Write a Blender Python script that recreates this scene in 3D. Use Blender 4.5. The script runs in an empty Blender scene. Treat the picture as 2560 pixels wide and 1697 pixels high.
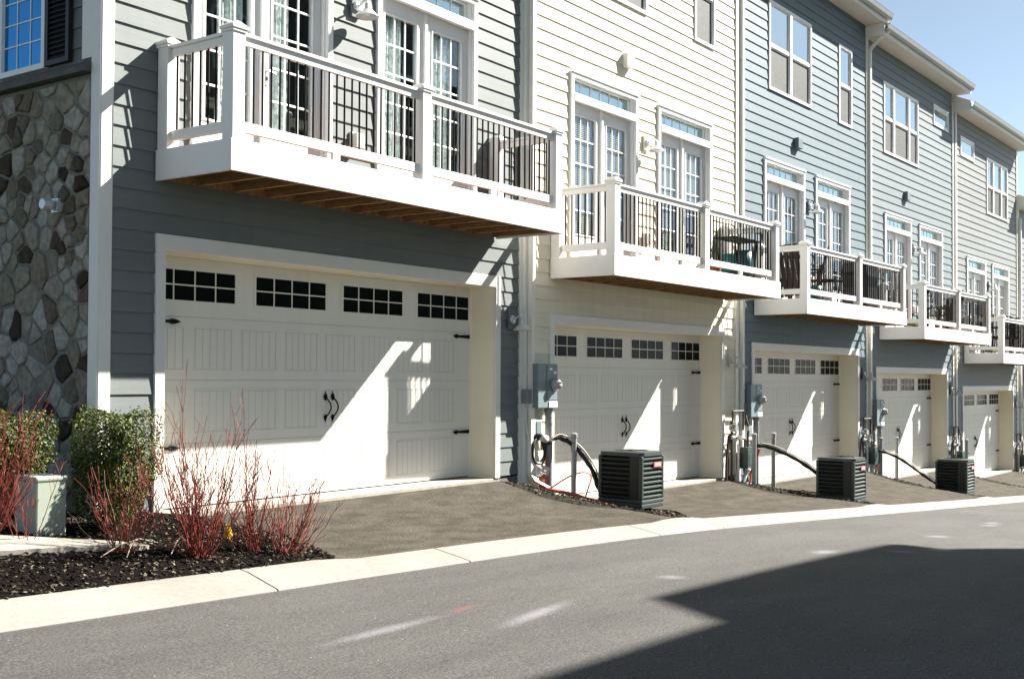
import bpy, math, random
from mathutils import Vector, Matrix
R = random.Random(7)
sc = bpy.context.scene
COL = sc.collection
rad = math.radians

# ------------------------------------------------------------------ helpers
class MB:
    """collects boxes, tubes and faces; build() links them as one mesh object"""
    def __init__(s): s.v = []; s.f = []; s.m = []
    def face(s, pts, m=0):
        n = len(s.v); s.v += [tuple(p) for p in pts]; s.f.append(tuple(range(n, n + len(pts)))); s.m.append(m)
    def box(s, x0, x1, y0, y1, z0, z1, m=0):
        n = len(s.v)
        s.v += [(x0,y0,z0),(x1,y0,z0),(x1,y1,z0),(x0,y1,z0),(x0,y0,z1),(x1,y0,z1),(x1,y1,z1),(x0,y1,z1)]
        for q in ((0,3,2,1),(4,5,6,7),(0,1,5,4),(1,2,6,5),(2,3,7,6),(3,0,4,7)):
            s.f.append(tuple(n + i for i in q)); s.m.append(m)
        return s
    def prism(s, pts, axis, a, b, m=0):
        """pts: 2-D outline, extruded along axis 0/1/2 from a to b"""
        def P(p, t):
            return {0:(t,p[0],p[1]), 1:(p[0],t,p[1]), 2:(p[0],p[1],t)}[axis]
        n = len(pts); k = len(s.v)
        s.v += [P(p,a) for p in pts] + [P(p,b) for p in pts]
        s.f.append(tuple(k+i for i in range(n))[::-1]); s.m.append(m)
        s.f.append(tuple(k+n+i for i in range(n))); s.m.append(m)
        for i in range(n):
            j = (i+1) % n
            s.f.append((k+i,k+j,k+n+j,k+n+i)); s.m.append(m)
        return s
    def tube(s, pts, r, n=8, m=0, cap=True):
        """pts: polyline; r: a radius or a list of radii"""
        pts = [Vector(p) for p in pts]
        rr = r if isinstance(r, (list, tuple)) else [r]*len(pts)
        k = len(s.v); prev = None
        for i, p in enumerate(pts):
            d = (pts[min(i+1,len(pts)-1)] - pts[max(i-1,0)]).normalized()
            if prev is None:
                u = d.orthogonal().normalized()
            else:
                u = prev - d*prev.dot(d)
                u = u.normalized() if u.length > 1e-6 else d.orthogonal().normalized()
            prev = u; w = d.cross(u)
            for j in range(n):
                a = 2*math.pi*j/n
                s.v.append(tuple(p + (u*math.cos(a) + w*math.sin(a))*rr[i]))
        for i in range(len(pts)-1):
            for j in range(n):
                a = k+i*n+j; b = k+i*n+(j+1)%n
                s.f.append((a,b,b+n,a+n)); s.m.append(m)
        if cap:
            s.f.append(tuple(k+j for j in range(n))[::-1]); s.m.append(m)
            e = k+(len(pts)-1)*n
            s.f.append(tuple(e+j for j in range(n))); s.m.append(m)
        return s
    def lathe(s, prof, c, n=20, m=0, axis='z'):
        """prof: list of (radius, height) turned about an axis through c"""
        k = len(s.v)
        for r, h in prof:
            for j in range(n):
                a = 2*math.pi*j/n; x, y = r*math.cos(a), r*math.sin(a)
                p = (x,y,h) if axis == 'z' else ((x,-h,y) if axis == 'y' else (h,x,y))
                s.v.append((c[0]+p[0], c[1]+p[1], c[2]+p[2]))
        for i in range(len(prof)-1):
            for j in range(n):
                a = k+i*n+j; b = k+i*n+(j+1)%n
                s.f.append((a,b,b+n,a+n)); s.m.append(m)
        return s
    def build(s, name, mats, parent=None, smooth=False, bevel=0, loc=None):
        me = bpy.data.meshes.new(name)
        me.from_pydata(s.v, [], s.f)
        for m in (mats if isinstance(mats, (list, tuple)) else [mats]): me.materials.append(m)
        me.polygons.foreach_set('material_index', s.m)
        if smooth: me.polygons.foreach_set('use_smooth', [True]*len(s.f))
        me.update()
        return link(name, me, parent, bevel, loc)

def link(name, me, parent=None, bevel=0, loc=None):
    o = bpy.data.objects.new(name, me); COL.objects.link(o)
    if parent: o.parent = parent
    if loc: o.location = loc
    if bevel:
        b = o.modifiers.new('bevel', 'BEVEL'); b.width = bevel; b.segments = 2; b.limit_method = 'ANGLE'
        b.angle_limit = rad(40)
    return o
def empty(name, loc, rz=0):
    o = bpy.data.objects.new(name, None); COL.objects.link(o)
    o.location = loc; o.rotation_euler = (0,0,rz); o.empty_display_size = .2
    return o
def tag(o, label, cat, group=None):
    o['label'] = label; o['category'] = cat
    if group: o['group'] = group
    return o
def struct(o, kind='structure'):
    o['kind'] = kind; return o

# ------------------------------------------------------------------ materials
def mat(name, col, rough=.6, metal=0, spec=.5, noise=0, nscale=8, bump=0, bscale=60, stretch=None, coat=0, col2=None, spot=0, spotscale=2.0):
    m = bpy.data.materials.new(name); m.use_nodes = True
    N = m.node_tree.nodes; L = m.node_tree.links
    b = N['Principled BSDF']
    b.inputs['Base Color'].default_value = (*col, 1); b.inputs['Roughness'].default_value = rough
    b.inputs['Metallic'].default_value = metal; b.inputs['Specular IOR Level'].default_value = spec
    b.inputs['Coat Weight'].default_value = coat
    if noise or bump:
        tc = N.new('ShaderNodeTexCoord'); mp = N.new('ShaderNodeMapping'); L.new(tc.outputs['Object'], mp.inputs['Vector'])
        if stretch: mp.inputs['Scale'].default_value = stretch
    if noise:
        t = N.new('ShaderNodeTexNoise'); t.inputs['Scale'].default_value = nscale; t.inputs['Detail'].default_value = 6
        t.inputs['Roughness'].default_value = .65
        L.new(mp.outputs[0], t.inputs['Vector'])
        r = N.new('ShaderNodeValToRGB'); e = r.color_ramp.elements
        c2 = col2 or tuple(c*(1-noise) for c in col)
        e[0].position = .35; e[0].color = (*c2, 1); e[1].position = .65; e[1].color = (*[min(1, c*(1+noise*.5)) for c in col], 1)
        L.new(t.outputs['Fac'], r.inputs['Fac']); out = r.outputs['Color']
        if spot:
            t2 = N.new('ShaderNodeTexNoise'); t2.inputs['Scale'].default_value = spotscale; t2.inputs['Detail'].default_value = 3
            L.new(mp.outputs[0], t2.inputs['Vector'])
            mr = N.new('ShaderNodeMapRange'); mr.inputs[1].default_value = .35; mr.inputs[2].default_value = .7
            mr.inputs[3].default_value = 1-spot; mr.inputs[4].default_value = 1+spot*.4
            L.new(t2.outputs['Fac'], mr.inputs[0])
            mx = N.new('ShaderNodeMix'); mx.data_type = 'RGBA'; mx.blend_type = 'MULTIPLY'; mx.inputs[0].default_value = 1
            L.new(out, mx.inputs[6]); L.new(mr.outputs[0], mx.inputs[7]); out = mx.outputs[2]
        L.new(out, b.inputs['Base Color'])
    if bump:
        t3 = N.new('ShaderNodeTexNoise'); t3.inputs['Scale'].default_value = bscale; t3.inputs['Detail'].default_value = 4
        L.new(mp.outputs[0], t3.inputs['Vector'])
        bp = N.new('ShaderNodeBump'); bp.inputs['Strength'].default_value = bump; bp.inputs['Distance'].default_value = .01
        L.new(t3.outputs['Fac'], bp.inputs['Height']); L.new(bp.outputs[0], b.inputs['Normal'])
    return m

def glass_mat(name, refl=.25, tint=(.75,.85,.85), rtint=(.85,.95,1.0)):
    """window glass: a coated pane, part clear and part mirror, more of it the flatter one looks along it"""
    m = bpy.data.materials.new(name); m.use_nodes = True
    N = m.node_tree.nodes; L = m.node_tree.links; N.remove(N['Principled BSDF'])
    out = N['Material Output']
    tr = N.new('ShaderNodeBsdfTransparent'); tr.inputs[0].default_value = (*tint, 1)
    gl = N.new('ShaderNodeBsdfGlossy'); gl.inputs['Roughness'].default_value = .01; gl.inputs[0].default_value = (*rtint, 1)
    lw = N.new('ShaderNodeLayerWeight'); lw.inputs[0].default_value = .5
    fr = N.new('ShaderNodeMath'); fr.operation = 'POWER'; fr.inputs[1].default_value = 4.0; L.new(lw.outputs['Facing'], fr.inputs[0])
    mr = N.new('ShaderNodeMapRange'); mr.inputs[3].default_value = refl; mr.inputs[4].default_value = 1
    tc = N.new('ShaderNodeTexCoord'); t = N.new('ShaderNodeTexNoise'); t.inputs['Scale'].default_value = 1.3
    bp = N.new('ShaderNodeBump'); bp.inputs['Strength'].default_value = .06; bp.inputs['Distance'].default_value = .02
    L.new(tc.outputs['Object'], t.inputs['Vector']); L.new(t.outputs['Fac'], bp.inputs['Height']); L.new(bp.outputs[0], gl.inputs['Normal'])
    mx = N.new('ShaderNodeMixShader')
    L.new(fr.outputs[0], mr.inputs[0]); L.new(mr.outputs[0], mx.inputs[0])
    L.new(tr.outputs[0], mx.inputs[1]); L.new(gl.outputs[0], mx.inputs[2]); L.new(mx.outputs[0], out.inputs[0])
    return m

def siding_mat(name, col):
    m = mat(name, col, rough=.62, spec=.3, noise=.06, nscale=3, stretch=(.3,1,6), bump=.12, bscale=30)
    N = m.node_tree.nodes; L = m.node_tree.links; b = N['Principled BSDF']; src = b.inputs['Base Color'].links[0].from_socket
    a = N.new('ShaderNodeAttribute'); a.attribute_name = 'tone'
    # weather streaks: long faint vertical runs, and splash dirt noise
    tc = N.new('ShaderNodeTexCoord'); mp = N.new('ShaderNodeMapping'); mp.inputs['Scale'].default_value = (7,1,.35); L.new(tc.outputs['Object'], mp.inputs['Vector'])
    t = N.new('ShaderNodeTexNoise'); t.inputs['Scale'].default_value = 1; t.inputs['Detail'].default_value = 5; L.new(mp.outputs[0], t.inputs['Vector'])
    mr = N.new('ShaderNodeMapRange'); mr.inputs[1].default_value = .3; mr.inputs[2].default_value = .75; mr.inputs[3].default_value = .93; mr.inputs[4].default_value = 1.03; L.new(t.outputs['Fac'], mr.inputs[0])
    k = N.new('ShaderNodeMath'); k.operation = 'MULTIPLY_ADD'; k.inputs[1].default_value = .09; k.inputs[2].default_value = .955; L.new(a.outputs['Fac'], k.inputs[0])
    k2 = N.new('ShaderNodeMath'); k2.operation = 'MULTIPLY'; L.new(k.outputs[0], k2.inputs[0]); L.new(mr.outputs[0], k2.inputs[1])
    mx = N.new('ShaderNodeMix'); mx.data_type = 'RGBA'; mx.blend_type = 'MULTIPLY'; mx.inputs[0].default_value = 1
    L.new(src, mx.inputs[6]); L.new(k2.outputs[0], mx.inputs[7]); L.new(mx.outputs[2], b.inputs['Base Color'])
    return m
def board_tones(o):
    q = random.Random(len(o.data.polygons)); tab = {}; vals = []
    for p in o.data.polygons:
        k = int((p.center.z-.02)/.178); key = (k, round(p.center.x, 2))
        if key not in tab: tab[key] = q.random()
        vals.append(tab[key])
    set_tone(o, vals)
M = {}
M['white'] = mat('white_paint', (.72,.71,.69), .5, noise=.03, nscale=3, bump=.03, bscale=25)
M['trim'] = mat('trim_white', (.71,.695,.64), .5, noise=.04, nscale=4, bump=.04, bscale=30)
M['vinyl'] = mat('white_vinyl', (.74,.74,.73), .35, noise=.02, nscale=5)
M['jamb'] = mat('jamb_cream', (.80,.74,.60), .55, noise=.03, nscale=3)
M['door'] = mat('door_white', (.71,.70,.635), .5, noise=.03, nscale=2, bump=.05, bscale=90, stretch=(3,1,.4))
M['groove'] = mat('door_groove_shade', (.50,.49,.44), .7)  # door white darkened, so the groove shade is in the colour
M['wood'] = mat('treated_wood', (.32,.19,.075), .8, noise=.5, nscale=5, stretch=(3,.6,3), bump=.3, bscale=40)
M['deckboard'] = mat('deck_board', (.20,.085,.04), .7, noise=.4, nscale=6, stretch=(1,6,1), bump=.2)
M['iron'] = mat('dark_iron', (.007,.005,.0045), .6, spec=.15)
M['black'] = mat('black_plastic', (.012,.012,.012), .45)
M['dkwood'] = mat('dark_stained_wood', (.03,.014,.009), .5, noise=.4, nscale=10, stretch=(6,6,.7))
M['galv'] = mat('galvanized', (.42,.43,.42), .35, metal=.8, noise=.15, nscale=20)
M['lamp'] = mat('lamp_enamel', (.55,.57,.58), .3, metal=.35)
M['bulb'] = mat('lamp_glass', (.8,.8,.78), .2)
M['roof'] = mat('shingles', (.07,.07,.075), .9, noise=.4, nscale=12, bump=.4, bscale=40)
M['soffit'] = mat('soffit_vinyl', (.62,.58,.52), .55, noise=.03, stretch=(30,1,1), nscale=1)
M['gutter'] = mat('gutter_shaded', (.30,.31,.30), .4, noise=.05, nscale=6)  # white gutter painted grey, its shade put into the colour
M['found'] = mat('foundation', (.13,.125,.12), .9, noise=.2, nscale=10, bump=.3)
M['slab'] = mat('slab_concrete', (.34,.31,.26), .8, noise=.14, nscale=14, bump=.25, bscale=120, spot=.12)
M['curb'] = mat('curb_concrete', (.222,.207,.183), .85, noise=.12, nscale=25, bump=.3, bscale=200, spot=.14, spotscale=1.2)
M['drive'] = mat('driveway_asphalt', (.086,.075,.058), .92, spec=.12, noise=.6, nscale=60, bump=1, bscale=140, spot=.34, spotscale=3.6, stretch=(.7,1.3,1))
M['floor'] = mat('room_floor', (.12,.08,.05), .6)
M['room'] = mat('room_wall', (.3,.28,.25), .8)
M['glass'] = glass_mat('door_glass', .07, (.93,.96,.95))
M['skyglass'] = glass_mat('coated_glass', .50, (.5,.55,.55), (.84,.95,.97))
M['transom'] = glass_mat('transom_glass', .48, (.5,.6,.6), (.74,.93,.94))
M['screen'] = mat('insect_screen', (.055,.060,.055), .7, noise=.35, nscale=5, stretch=(1,1,3))
M['gglass'] = mat('garage_glass', (.006,.009,.008), .12, spec=.03)
M['sideglass'] = glass_mat('side_glass', .62, (.2,.3,.35), (.10,.42,.80))
M['shutter'] = mat('shutter_black', (.006,.006,.007), .5)
M['curtain'] = mat('lace_curtain', (.85,.88,.86), .9, noise=.5, nscale=22, col2=(.42,.48,.48))
M['blind'] = mat('blind_slat', (.34,.335,.31), .6)
M['deadwood'] = mat('bleached_twig', (.25,.20,.145), .8, noise=.4, nscale=25)
M['meter'] = mat('meter_enamel', (.16,.21,.22), .45, noise=.08, nscale=6)
M['meterglass'] = mat('meter_glass', (.30,.32,.31), .08, spec=.8)
M['sticker'] = mat('sticker', (.7,.74,.76), .5)
M['conduit'] = mat('grey_conduit', (.23,.235,.235), .5, noise=.1, nscale=8)
M['hose'] = mat('foam_insulation', (.018,.016,.014), .75, noise=.5, nscale=14, bump=.3)
M['hosehl'] = mat('hose_highlight', (.5,.42,.33), .5)  # pale colour standing in for the sun's highlight on the hose
M['cable'] = mat('orange_cable', (.50,.075,.02), .45)
M['rust'] = mat('orange_conduit', (.42,.10,.03), .55, noise=.15)
M['acshade'] = mat('condenser_shade_side', (.008,.013,.012), .45, noise=.15, nscale=6)  # darker copy of the trim colour, shade painted onto the sides
M['actrim'] = mat('condenser_trim', (.048,.062,.056), .4, noise=.08, nscale=7)
M['accore'] = mat('condenser_core', (.006,.007,.006), .7)
M['red'] = mat('badge_red', (.42,.10,.11), .4)
M['gasmeter'] = mat('gas_meter', (.032,.060,.056), .45)
M['pipe'] = mat('iron_pipe', (.06,.04,.03), .6, noise=.4, nscale=20)
M['pvc'] = mat('pvc_post', (.30,.31,.30), .5, noise=.12, nscale=10)
M['pvcw'] = mat('pvc_white', (.7,.68,.62), .45)
M['mulch'] = mat('mulch_soil', (.007,.0055,.004), .95, spec=.03, noise=.5, nscale=40, bump=1, bscale=60)
M['gravel'] = mat('gravel_soil', (.03,.026,.02), .95, spec=.05, noise=.5, nscale=50, bump=1, bscale=60)
M['ground'] = mat('meadow', (.07,.08,.035), .95, noise=.4, nscale=.6)
M['pad'] = mat('utility_box_green', (.30,.345,.28), .5, noise=.05, nscale=6)
M['yellow'] = mat('marker_yellow', (.8,.55,.01), .5)
M['pot'] = mat('glazed_pot', (.03,.16,.17), .35)
M['terracotta'] = mat('clay_pot', (.25,.09,.05), .7, noise=.2)
M['teal'] = mat('teal_fabric', (.03,.22,.20), .7)
M['leafdk'] = mat('pot_leaf', (.035,.07,.02), .5)
M['planter'] = mat('olive_planter', (.10,.11,.02), .6)

def leaf_mat(name, cols, rough=.4):
    m = bpy.data.materials.new(name); m.use_nodes = True
    N = m.node_tree.nodes; L = m.node_tree.links; b = N['Principled BSDF']
    b.inputs['Roughness'].default_value = rough; b.inputs['Specular IOR Level'].default_value = .5
    a = N.new('ShaderNodeAttribute'); a.attribute_name = 'tone'
    r = N.new('ShaderNodeValToRGB'); e = r.color_ramp.elements
    e[0].color = (*cols[0],1); e[1].color = (*cols[-1],1)
    for i, c in enumerate(cols[1:-1]):
        q = e.new((i+1)/(len(cols)-1)); q.color = (*c,1)
    L.new(a.outputs['Fac'], r.inputs['Fac']); L.new(r.outputs[0], b.inputs['Base Color'])
    tl = N.new('ShaderNodeBsdfTranslucent'); L.new(r.outputs[0], tl.inputs[0])
    mx = N.new('ShaderNodeMixShader'); mx.inputs[0].default_value = .25
    L.new(b.outputs[0], mx.inputs[1]); L.new(tl.outputs[0], mx.inputs[2]); L.new(mx.outputs[0], N['Material Output'].inputs[0])
    return m
def tone_mat(name, cols, rough=.8, bump=0):
    """colour by the per-face attribute 'tone'"""
    m = bpy.data.materials.new(name); m.use_nodes = True
    N = m.node_tree.nodes; L = m.node_tree.links; b = N['Principled BSDF']; b.inputs['Roughness'].default_value = rough
    b.inputs['Specular IOR Level'].default_value = .06
    a = N.new('ShaderNodeAttribute'); a.attribute_name = 'tone'
    r = N.new('ShaderNodeValToRGB'); e = r.color_ramp.elements
    e[0].color = (*cols[0],1); e[1].color = (*cols[-1],1)
    for i, c in enumerate(cols[1:-1]):
        q = e.new((i+1)/(len(cols)-1)); q.color = (*c,1)
    L.new(a.outputs['Fac'], r.inputs['Fac'])
    tc = N.new('ShaderNodeTexCoord'); t = N.new('ShaderNodeTexNoise'); t.inputs['Scale'].default_value = 18; t.inputs['Detail'].default_value = 6
    L.new(tc.outputs['Object'], t.inputs['Vector'])
    mr = N.new('ShaderNodeMapRange'); mr.inputs[1].default_value = .3; mr.inputs[2].default_value = .7; mr.inputs[3].default_value = .7; mr.inputs[4].default_value = 1.25
    L.new(t.outputs['Fac'], mr.inputs[0])
    mx = N.new('ShaderNodeMix'); mx.data_type = 'RGBA'; mx.blend_type = 'MULTIPLY'; mx.inputs[0].default_value = 1
    L.new(r.outputs[0], mx.inputs[6]); L.new(mr.outputs[0], mx.inputs[7]); L.new(mx.outputs[2], b.inputs['Base Color'])
    if bump:
        bp = N.new('ShaderNodeBump'); bp.inputs['Strength'].default_value = bump; bp.inputs['Distance'].default_value = .02
        L.new(t.outputs['Fac'], bp.inputs['Height']); L.new(bp.outputs[0], b.inputs['Normal'])
    return m
def set_tone(o, vals):
    a = o.data.attributes.new('tone', 'FLOAT', 'FACE'); a.data.foreach_set('value', vals)
M['boxleaf'] = leaf_mat('boxwood_leaf', [(.010,.020,.003),(.042,.064,.006),(.095,.12,.010),(.18,.19,.03)], .6)
M['weed'] = leaf_mat('weed_leaf', [(.02,.06,.012),(.05,.12,.02)], .5)
M['stem'] = tone_mat('red_stem', [(.30,.22,.14),(.13,.055,.036),(.18,.042,.032),(.26,.070,.055)], .5)
M['stone'] = tone_mat('field_stone', [(.035,.027,.020),(.12,.10,.075),(.23,.20,.155),(.28,.26,.215),(.34,.33,.29)], .85, .5)
M['mortar'] = mat('mortar', (.19,.175,.15), .95, noise=.3, nscale=30, bump=.5)
M['ledge'] = mat('ledge_stone', (.10,.095,.085), .85, noise=.3, nscale=9, bump=.5, bscale=40)
M['chip'] = tone_mat('mulch_chips', [(.005,.004,.003),(.012,.0095,.007),(.026,.022,.016),(.17,.15,.11)], .9)
M['pebble'] = tone_mat('pebbles', [(.03,.025,.02),(.09,.075,.055),(.25,.22,.17)], .85)

# ------------------------------------------------------------------ the lie of the land
def zb(x):
    """road-side edge of the kerb"""
    if x < 8: return -1.32 - .029*x
    if x < 13:
        t = x-8; return -1.552 - .029*t - .0031*t*t
    x2 = min(x, 60)
    return -1.7745 - .060*(x2-13)
def road_z(x, y): return zb(x) - .015*(6.1-y) if y > 1 else zb(x) - .015*5.1 + .015*(1-y)
# house frames: origin x, y, slab level, yaw, lift of everything above the garage
HS = [None,
      (6.211, 8.698, -1.25, rad(1.9), 0.0),
      (12.468, 8.862, -1.66, rad(.84), 0.0),
      (18.802, 8.98, -1.865, 0, .02),
      (25.06, 9.0, -2.23, 0, .14),
      (31.45, 8.98, -2.675, 0, .14),
      (37.80, 8.98, -3.08, 0, .10)]
def slab(x):
    for i in range(1, 7):
        X = HS[i][0]
        if x < X: 
            if i == 1: return HS[1][2]
            a = HS[i-1][0]+5.2; t = min(1, max(0, (x-a)/(X-.05-a)))**2.2
            return HS[i-1][2]*(1-t) + HS[i][2]*t
        if x <= X+5.2: return HS[i][2]
    return HS[6][2]
def bump(x):
    b = 0
    for i in range(2, 7):
        d = abs(x-(HS[i][0]-.75)); b = max(b, 1-max(0, d-.25)/.35)
    if x < 6.4: b = max(b, min(1, (6.6-x)/.5))
    return max(0, b)
def zt(x): return zb(x) + .075 + .03*bump(x)
def face_y(x):
    for i in range(6, 0, -1):
        if x >= HS[i][0]-.6 or i == 1:
            h = HS[i]; return h[1] + math.tan(h[3])*(x-h[0])
def G(x, y):
    fy = face_y(x); t = max(0, min(1, (y-6.5)/(fy-.02-6.5)))
    t = t**1.5; return zt(x)*(1-t) + (slab(x)-.035)*t

# ------------------------------------------------------------------ ground, road, kerb, driveways
def grid(name, xs, ys, zf, m, parent=None):
    mb = MB(); nx, ny = len(xs), len(ys)
    for y in ys:
        for x in xs: mb.v.append((x, y, zf(x, y)))
    for j in range(ny-1):
        for i in range(nx-1):
            a = j*nx+i; mb.f.append((a, a+1, a+nx+1, a+nx)); mb.m.append(0)
    return mb.build(name, m, parent, smooth=True)
def fr(a, b, st):
    n = max(1, int(math.ceil((b-a)/st))); return [a+(b-a)*i/n for i in range(n+1)]
struct(grid('ground', fr(-160,240,8), fr(-160,160,8), lambda x, y: zb(max(-30, x))-.45 - (max(0,y-6)*0), M['ground']))

def road_mat():
    m = bpy.data.materials.new('road_asphalt'); m.use_nodes = True
    N = m.node_tree.nodes; L = m.node_tree.links; b = N['Principled BSDF']; b.inputs['Roughness'].default_value = .88
    b.inputs['Specular IOR Level'].default_value = .3
    tc = N.new('ShaderNodeTexCoord')
    def noise(s, d=5, r=.6):
        t = N.new('ShaderNodeTexNoise'); t.inputs['Scale'].default_value = s; t.inputs['Detail'].default_value = d; t.inputs['Roughness'].default_value = r
        L.new(tc.outputs['Object'], t.inputs['Vector']); return t
    t = noise(75, 3); r = N.new('ShaderNodeValToRGB'); e = r.color_ramp.elements
    e[0].position = .36; e[0].color = (.032,.031,.029,1); e[1].position = .66; e[1].color = (.103,.099,.090,1)
    L.new(t.outputs['Fac'], r.inputs['Fac'])
    t2 = noise(.9, 6, .7); ms = N.new('ShaderNodeMapping'); ms.inputs['Scale'].default_value = (.45,1.6,1); L.new(tc.outputs['Object'], ms.inputs['Vector']); L.new(ms.outputs[0], t2.inputs['Vector'])
    mr = N.new('ShaderNodeMapRange'); mr.inputs[1].default_value = .3; mr.inputs[2].default_value = .7; mr.inputs[3].default_value = .76; mr.inputs[4].default_value = 1.2
    L.new(t2.outputs['Fac'], mr.inputs[0])
    mx = N.new('ShaderNodeMix'); mx.data_type = 'RGBA'; mx.blend_type = 'MULTIPLY'; mx.inputs[0].default_value = 1
    L.new(r.outputs[0], mx.inputs[6]); L.new(mr.outputs[0], mx.inputs[7]); cur = mx.outputs[2]
    # pale mineral specks in the aggregate
    v = N.new('ShaderNodeTexVoronoi'); v.inputs['Scale'].default_value = 24; L.new(tc.outputs['Object'], v.inputs['Vector'])
    lt = N.new('ShaderNodeMath'); lt.operation = 'LESS_THAN'; lt.inputs[1].default_value = .10; L.new(v.outputs['Distance'], lt.inputs[0])
    sp = N.new('ShaderNodeSeparateColor'); L.new(v.outputs['Color'], sp.inputs[0])
    gt = N.new('ShaderNodeMath'); gt.operation = 'GREATER_THAN'; gt.inputs[1].default_value = .93; L.new(sp.outputs[0], gt.inputs[0])
    mu = N.new('ShaderNodeMath'); mu.operation = 'MULTIPLY'; L.new(lt.outputs[0], mu.inputs[0]); L.new(gt.outputs[0], mu.inputs[1])
    mx = N.new('ShaderNodeMix'); mx.data_type = 'RGBA'; L.new(mu.outputs[0], mx.inputs[0]); L.new(cur, mx.inputs[6]); mx.inputs[7].default_value = (.42,.40,.34,1); cur = mx.outputs[2]
    # worn sprayed survey marks on the road: soft streaks with their own place, length and tint
    tn = noise(30, 4, .7)
    marks = [((4.43,4.66),(5.55,4.77),.055,(.40,.40,.42),.85),((5.56,4.29),(6.61,4.51),.06,(.42,.40,.46),.9),((5.68,4.83),(6.12,4.86),.035,(.40,.09,.06),.42),
             ((5.66,4.76),(5.95,4.86),.03,(.40,.09,.06),.4),
             ((8.0,4.62),(8.25,4.50),.09,(.40,.40,.42),.75),((10.63,4.43),(11.14,4.40),.09,(.42,.42,.45),.8),((11.55,4.0),(11.94,3.87),.11,(.36,.28,.46),.8),
             ((13.84,4.34),(14.34,4.26),.11,(.42,.42,.45),.8),((16.75,4.50),(17.3,4.46),.09,(.42,.42,.44),.8),((17.3,4.58),(17.9,4.62),.09,(.42,.42,.44),.8)]
    for (ax,ay),(bx,by),w,c,k in marks:
        ln = math.hypot(bx-ax, by-ay); mp = N.new('ShaderNodeMapping'); mp.vector_type = 'TEXTURE'
        mp.inputs['Location'].default_value = ((ax+bx)/2,(ay+by)/2,0); mp.inputs['Rotation'].default_value = (0,0,math.atan2(by-ay,bx-ax))
        mp.inputs['Scale'].default_value = (ln*.62, w*1.5, 100)
        L.new(tc.outputs['Object'], mp.inputs['Vector'])
        ve = N.new('ShaderNodeVectorMath'); ve.operation = 'LENGTH'; L.new(mp.outputs[0], ve.inputs[0])
        rr = N.new('ShaderNodeMapRange'); rr.interpolation_type = 'SMOOTHSTEP'; rr.inputs[1].default_value = 1.1; rr.inputs[2].default_value = 0
        rr.inputs[3].default_value = 0; rr.inputs[4].default_value = k*.62
        L.new(ve.outputs['Value'], rr.inputs[0])
        m2 = N.new('ShaderNodeMath'); m2.operation = 'MULTIPLY'; m2.use_clamp = True; L.new(rr.outputs[0], m2.inputs[0]); L.new(tn.outputs['Fac'], m2.inputs[1])
        mx = N.new('ShaderNodeMix'); mx.data_type = 'RGBA'; L.new(m2.outputs[0], mx.inputs[0]); L.new(cur, mx.inputs[6]); mx.inputs[7].default_value = (*c,1); cur = mx.outputs[2]
    L.new(cur, b.inputs['Base Color'])
    tb = noise(220, 3); bp = N.new('ShaderNodeBump'); bp.inputs['Strength'].default_value = .8; bp.inputs['Distance'].default_value = .006
    L.new(tb.outputs['Fac'], bp.inputs['Height']); L.new(bp.outputs[0], b.inputs['Normal'])
    return m
struct(grid('road', fr(-40,90,1), [-2.0,-.5,1,2.5,4,5,6.12], road_z, road_mat()))

kb = MB()
joints = [-40,-24,-12,-6,-2.4,.6,2.85,5.39,7.48,10.63,12.09,14.6,17.0,19.4,21.8,24.2,26.6,29,32,35,38,41,60]
for a, b in zip(joints[:-1], joints[1:]):
    xs = fr(a+.008, b-.008, .25)
    for x0, x1 in zip(xs[:-1], xs[1:]):
        prof = lambda x: [(6.10,zb(x)+.004),(6.115,zb(x)+.014),(6.42,zt(x)-.008),(6.5,zt(x)+.004),(6.505,zt(x)-.02)]
        p, q = prof(x0), prof(x1)
        for i in range(4):
            kb.face([(x0,*p[i]),(x1,*q[i]),(x1,*q[i+1]),(x0,*p[i+1])])
        kb.face([(x0,6.10,zb(x0)+.004),(x0,6.10,zb(x0)-.2),(x1,6.10,zb(x1)-.2),(x1,6.10,zb(x1)+.004)])
    for x in (a+.008, b-.008):
        p = prof(x); kb.face([(x,*u) for u in p] + [(x,6.5,zb(x)-.2),(x,6.1,zb(x)-.2)])
struct(kb.build('curb', M['curb']))
# dark filler in the joints below the kerb pieces
struct(grid('curb_base', fr(-40,60,1), [6.08,6.5], lambda x, y: zb(x)-.006+(y-6.1)*.14, M['found']))

def lerp_tab(tab, y):
    for (y0,v0),(y1,v1) in zip(tab[:-1], tab[1:]):
        if y0 <= y <= y1: return v0+(v1-v0)*(y-y0)/(y1-y0)
    return tab[0][1] if y < tab[0][0] else tab[-1][1]
def strip(name, xl, xr, m, dz=0, nx=40, x_end=None):
    ts = fr(0, 1, .06); mb = MB(); nn = nx+1
    for t in ts:
        y = 6.5 + t*2.6
        a, b = xl(y), xr(y)
        for i in range(nn):
            x = a+(b-a)*i/nx; fy = face_y(x)-.0
            yy = 6.5 + t*(fy-6.5)
            z = G(x, yy) + dz
            if dz == 0: z += .006*math.sin(x*1.7+yy*2.3)*math.sin(math.pi*t)
            mb.v.append((x, yy, z))
    for j in range(len(ts)-1):
        for i in range(nx):
            a = j*nn+i; mb.f.append((a,a+1,a+nn+1,a+nn)); mb.m.append(0)
    return mb.build(name, m, smooth=True)
LX = {1: lambda y: lerp_tab([(6.5,6.30),(6.8,6.52),(7.4,6.62),(8.0,6.5),(8.7,6.26)], y)}
for i in range(2, 7):
    X = HS[i][0]
    LX[i] = (lambda X: lambda y: lerp_tab([(6.5,X-.38),(7.0,X+.25),(7.4,X+.68),(8.2,X+.72),(8.9,X+.05)], y))(X)
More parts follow.
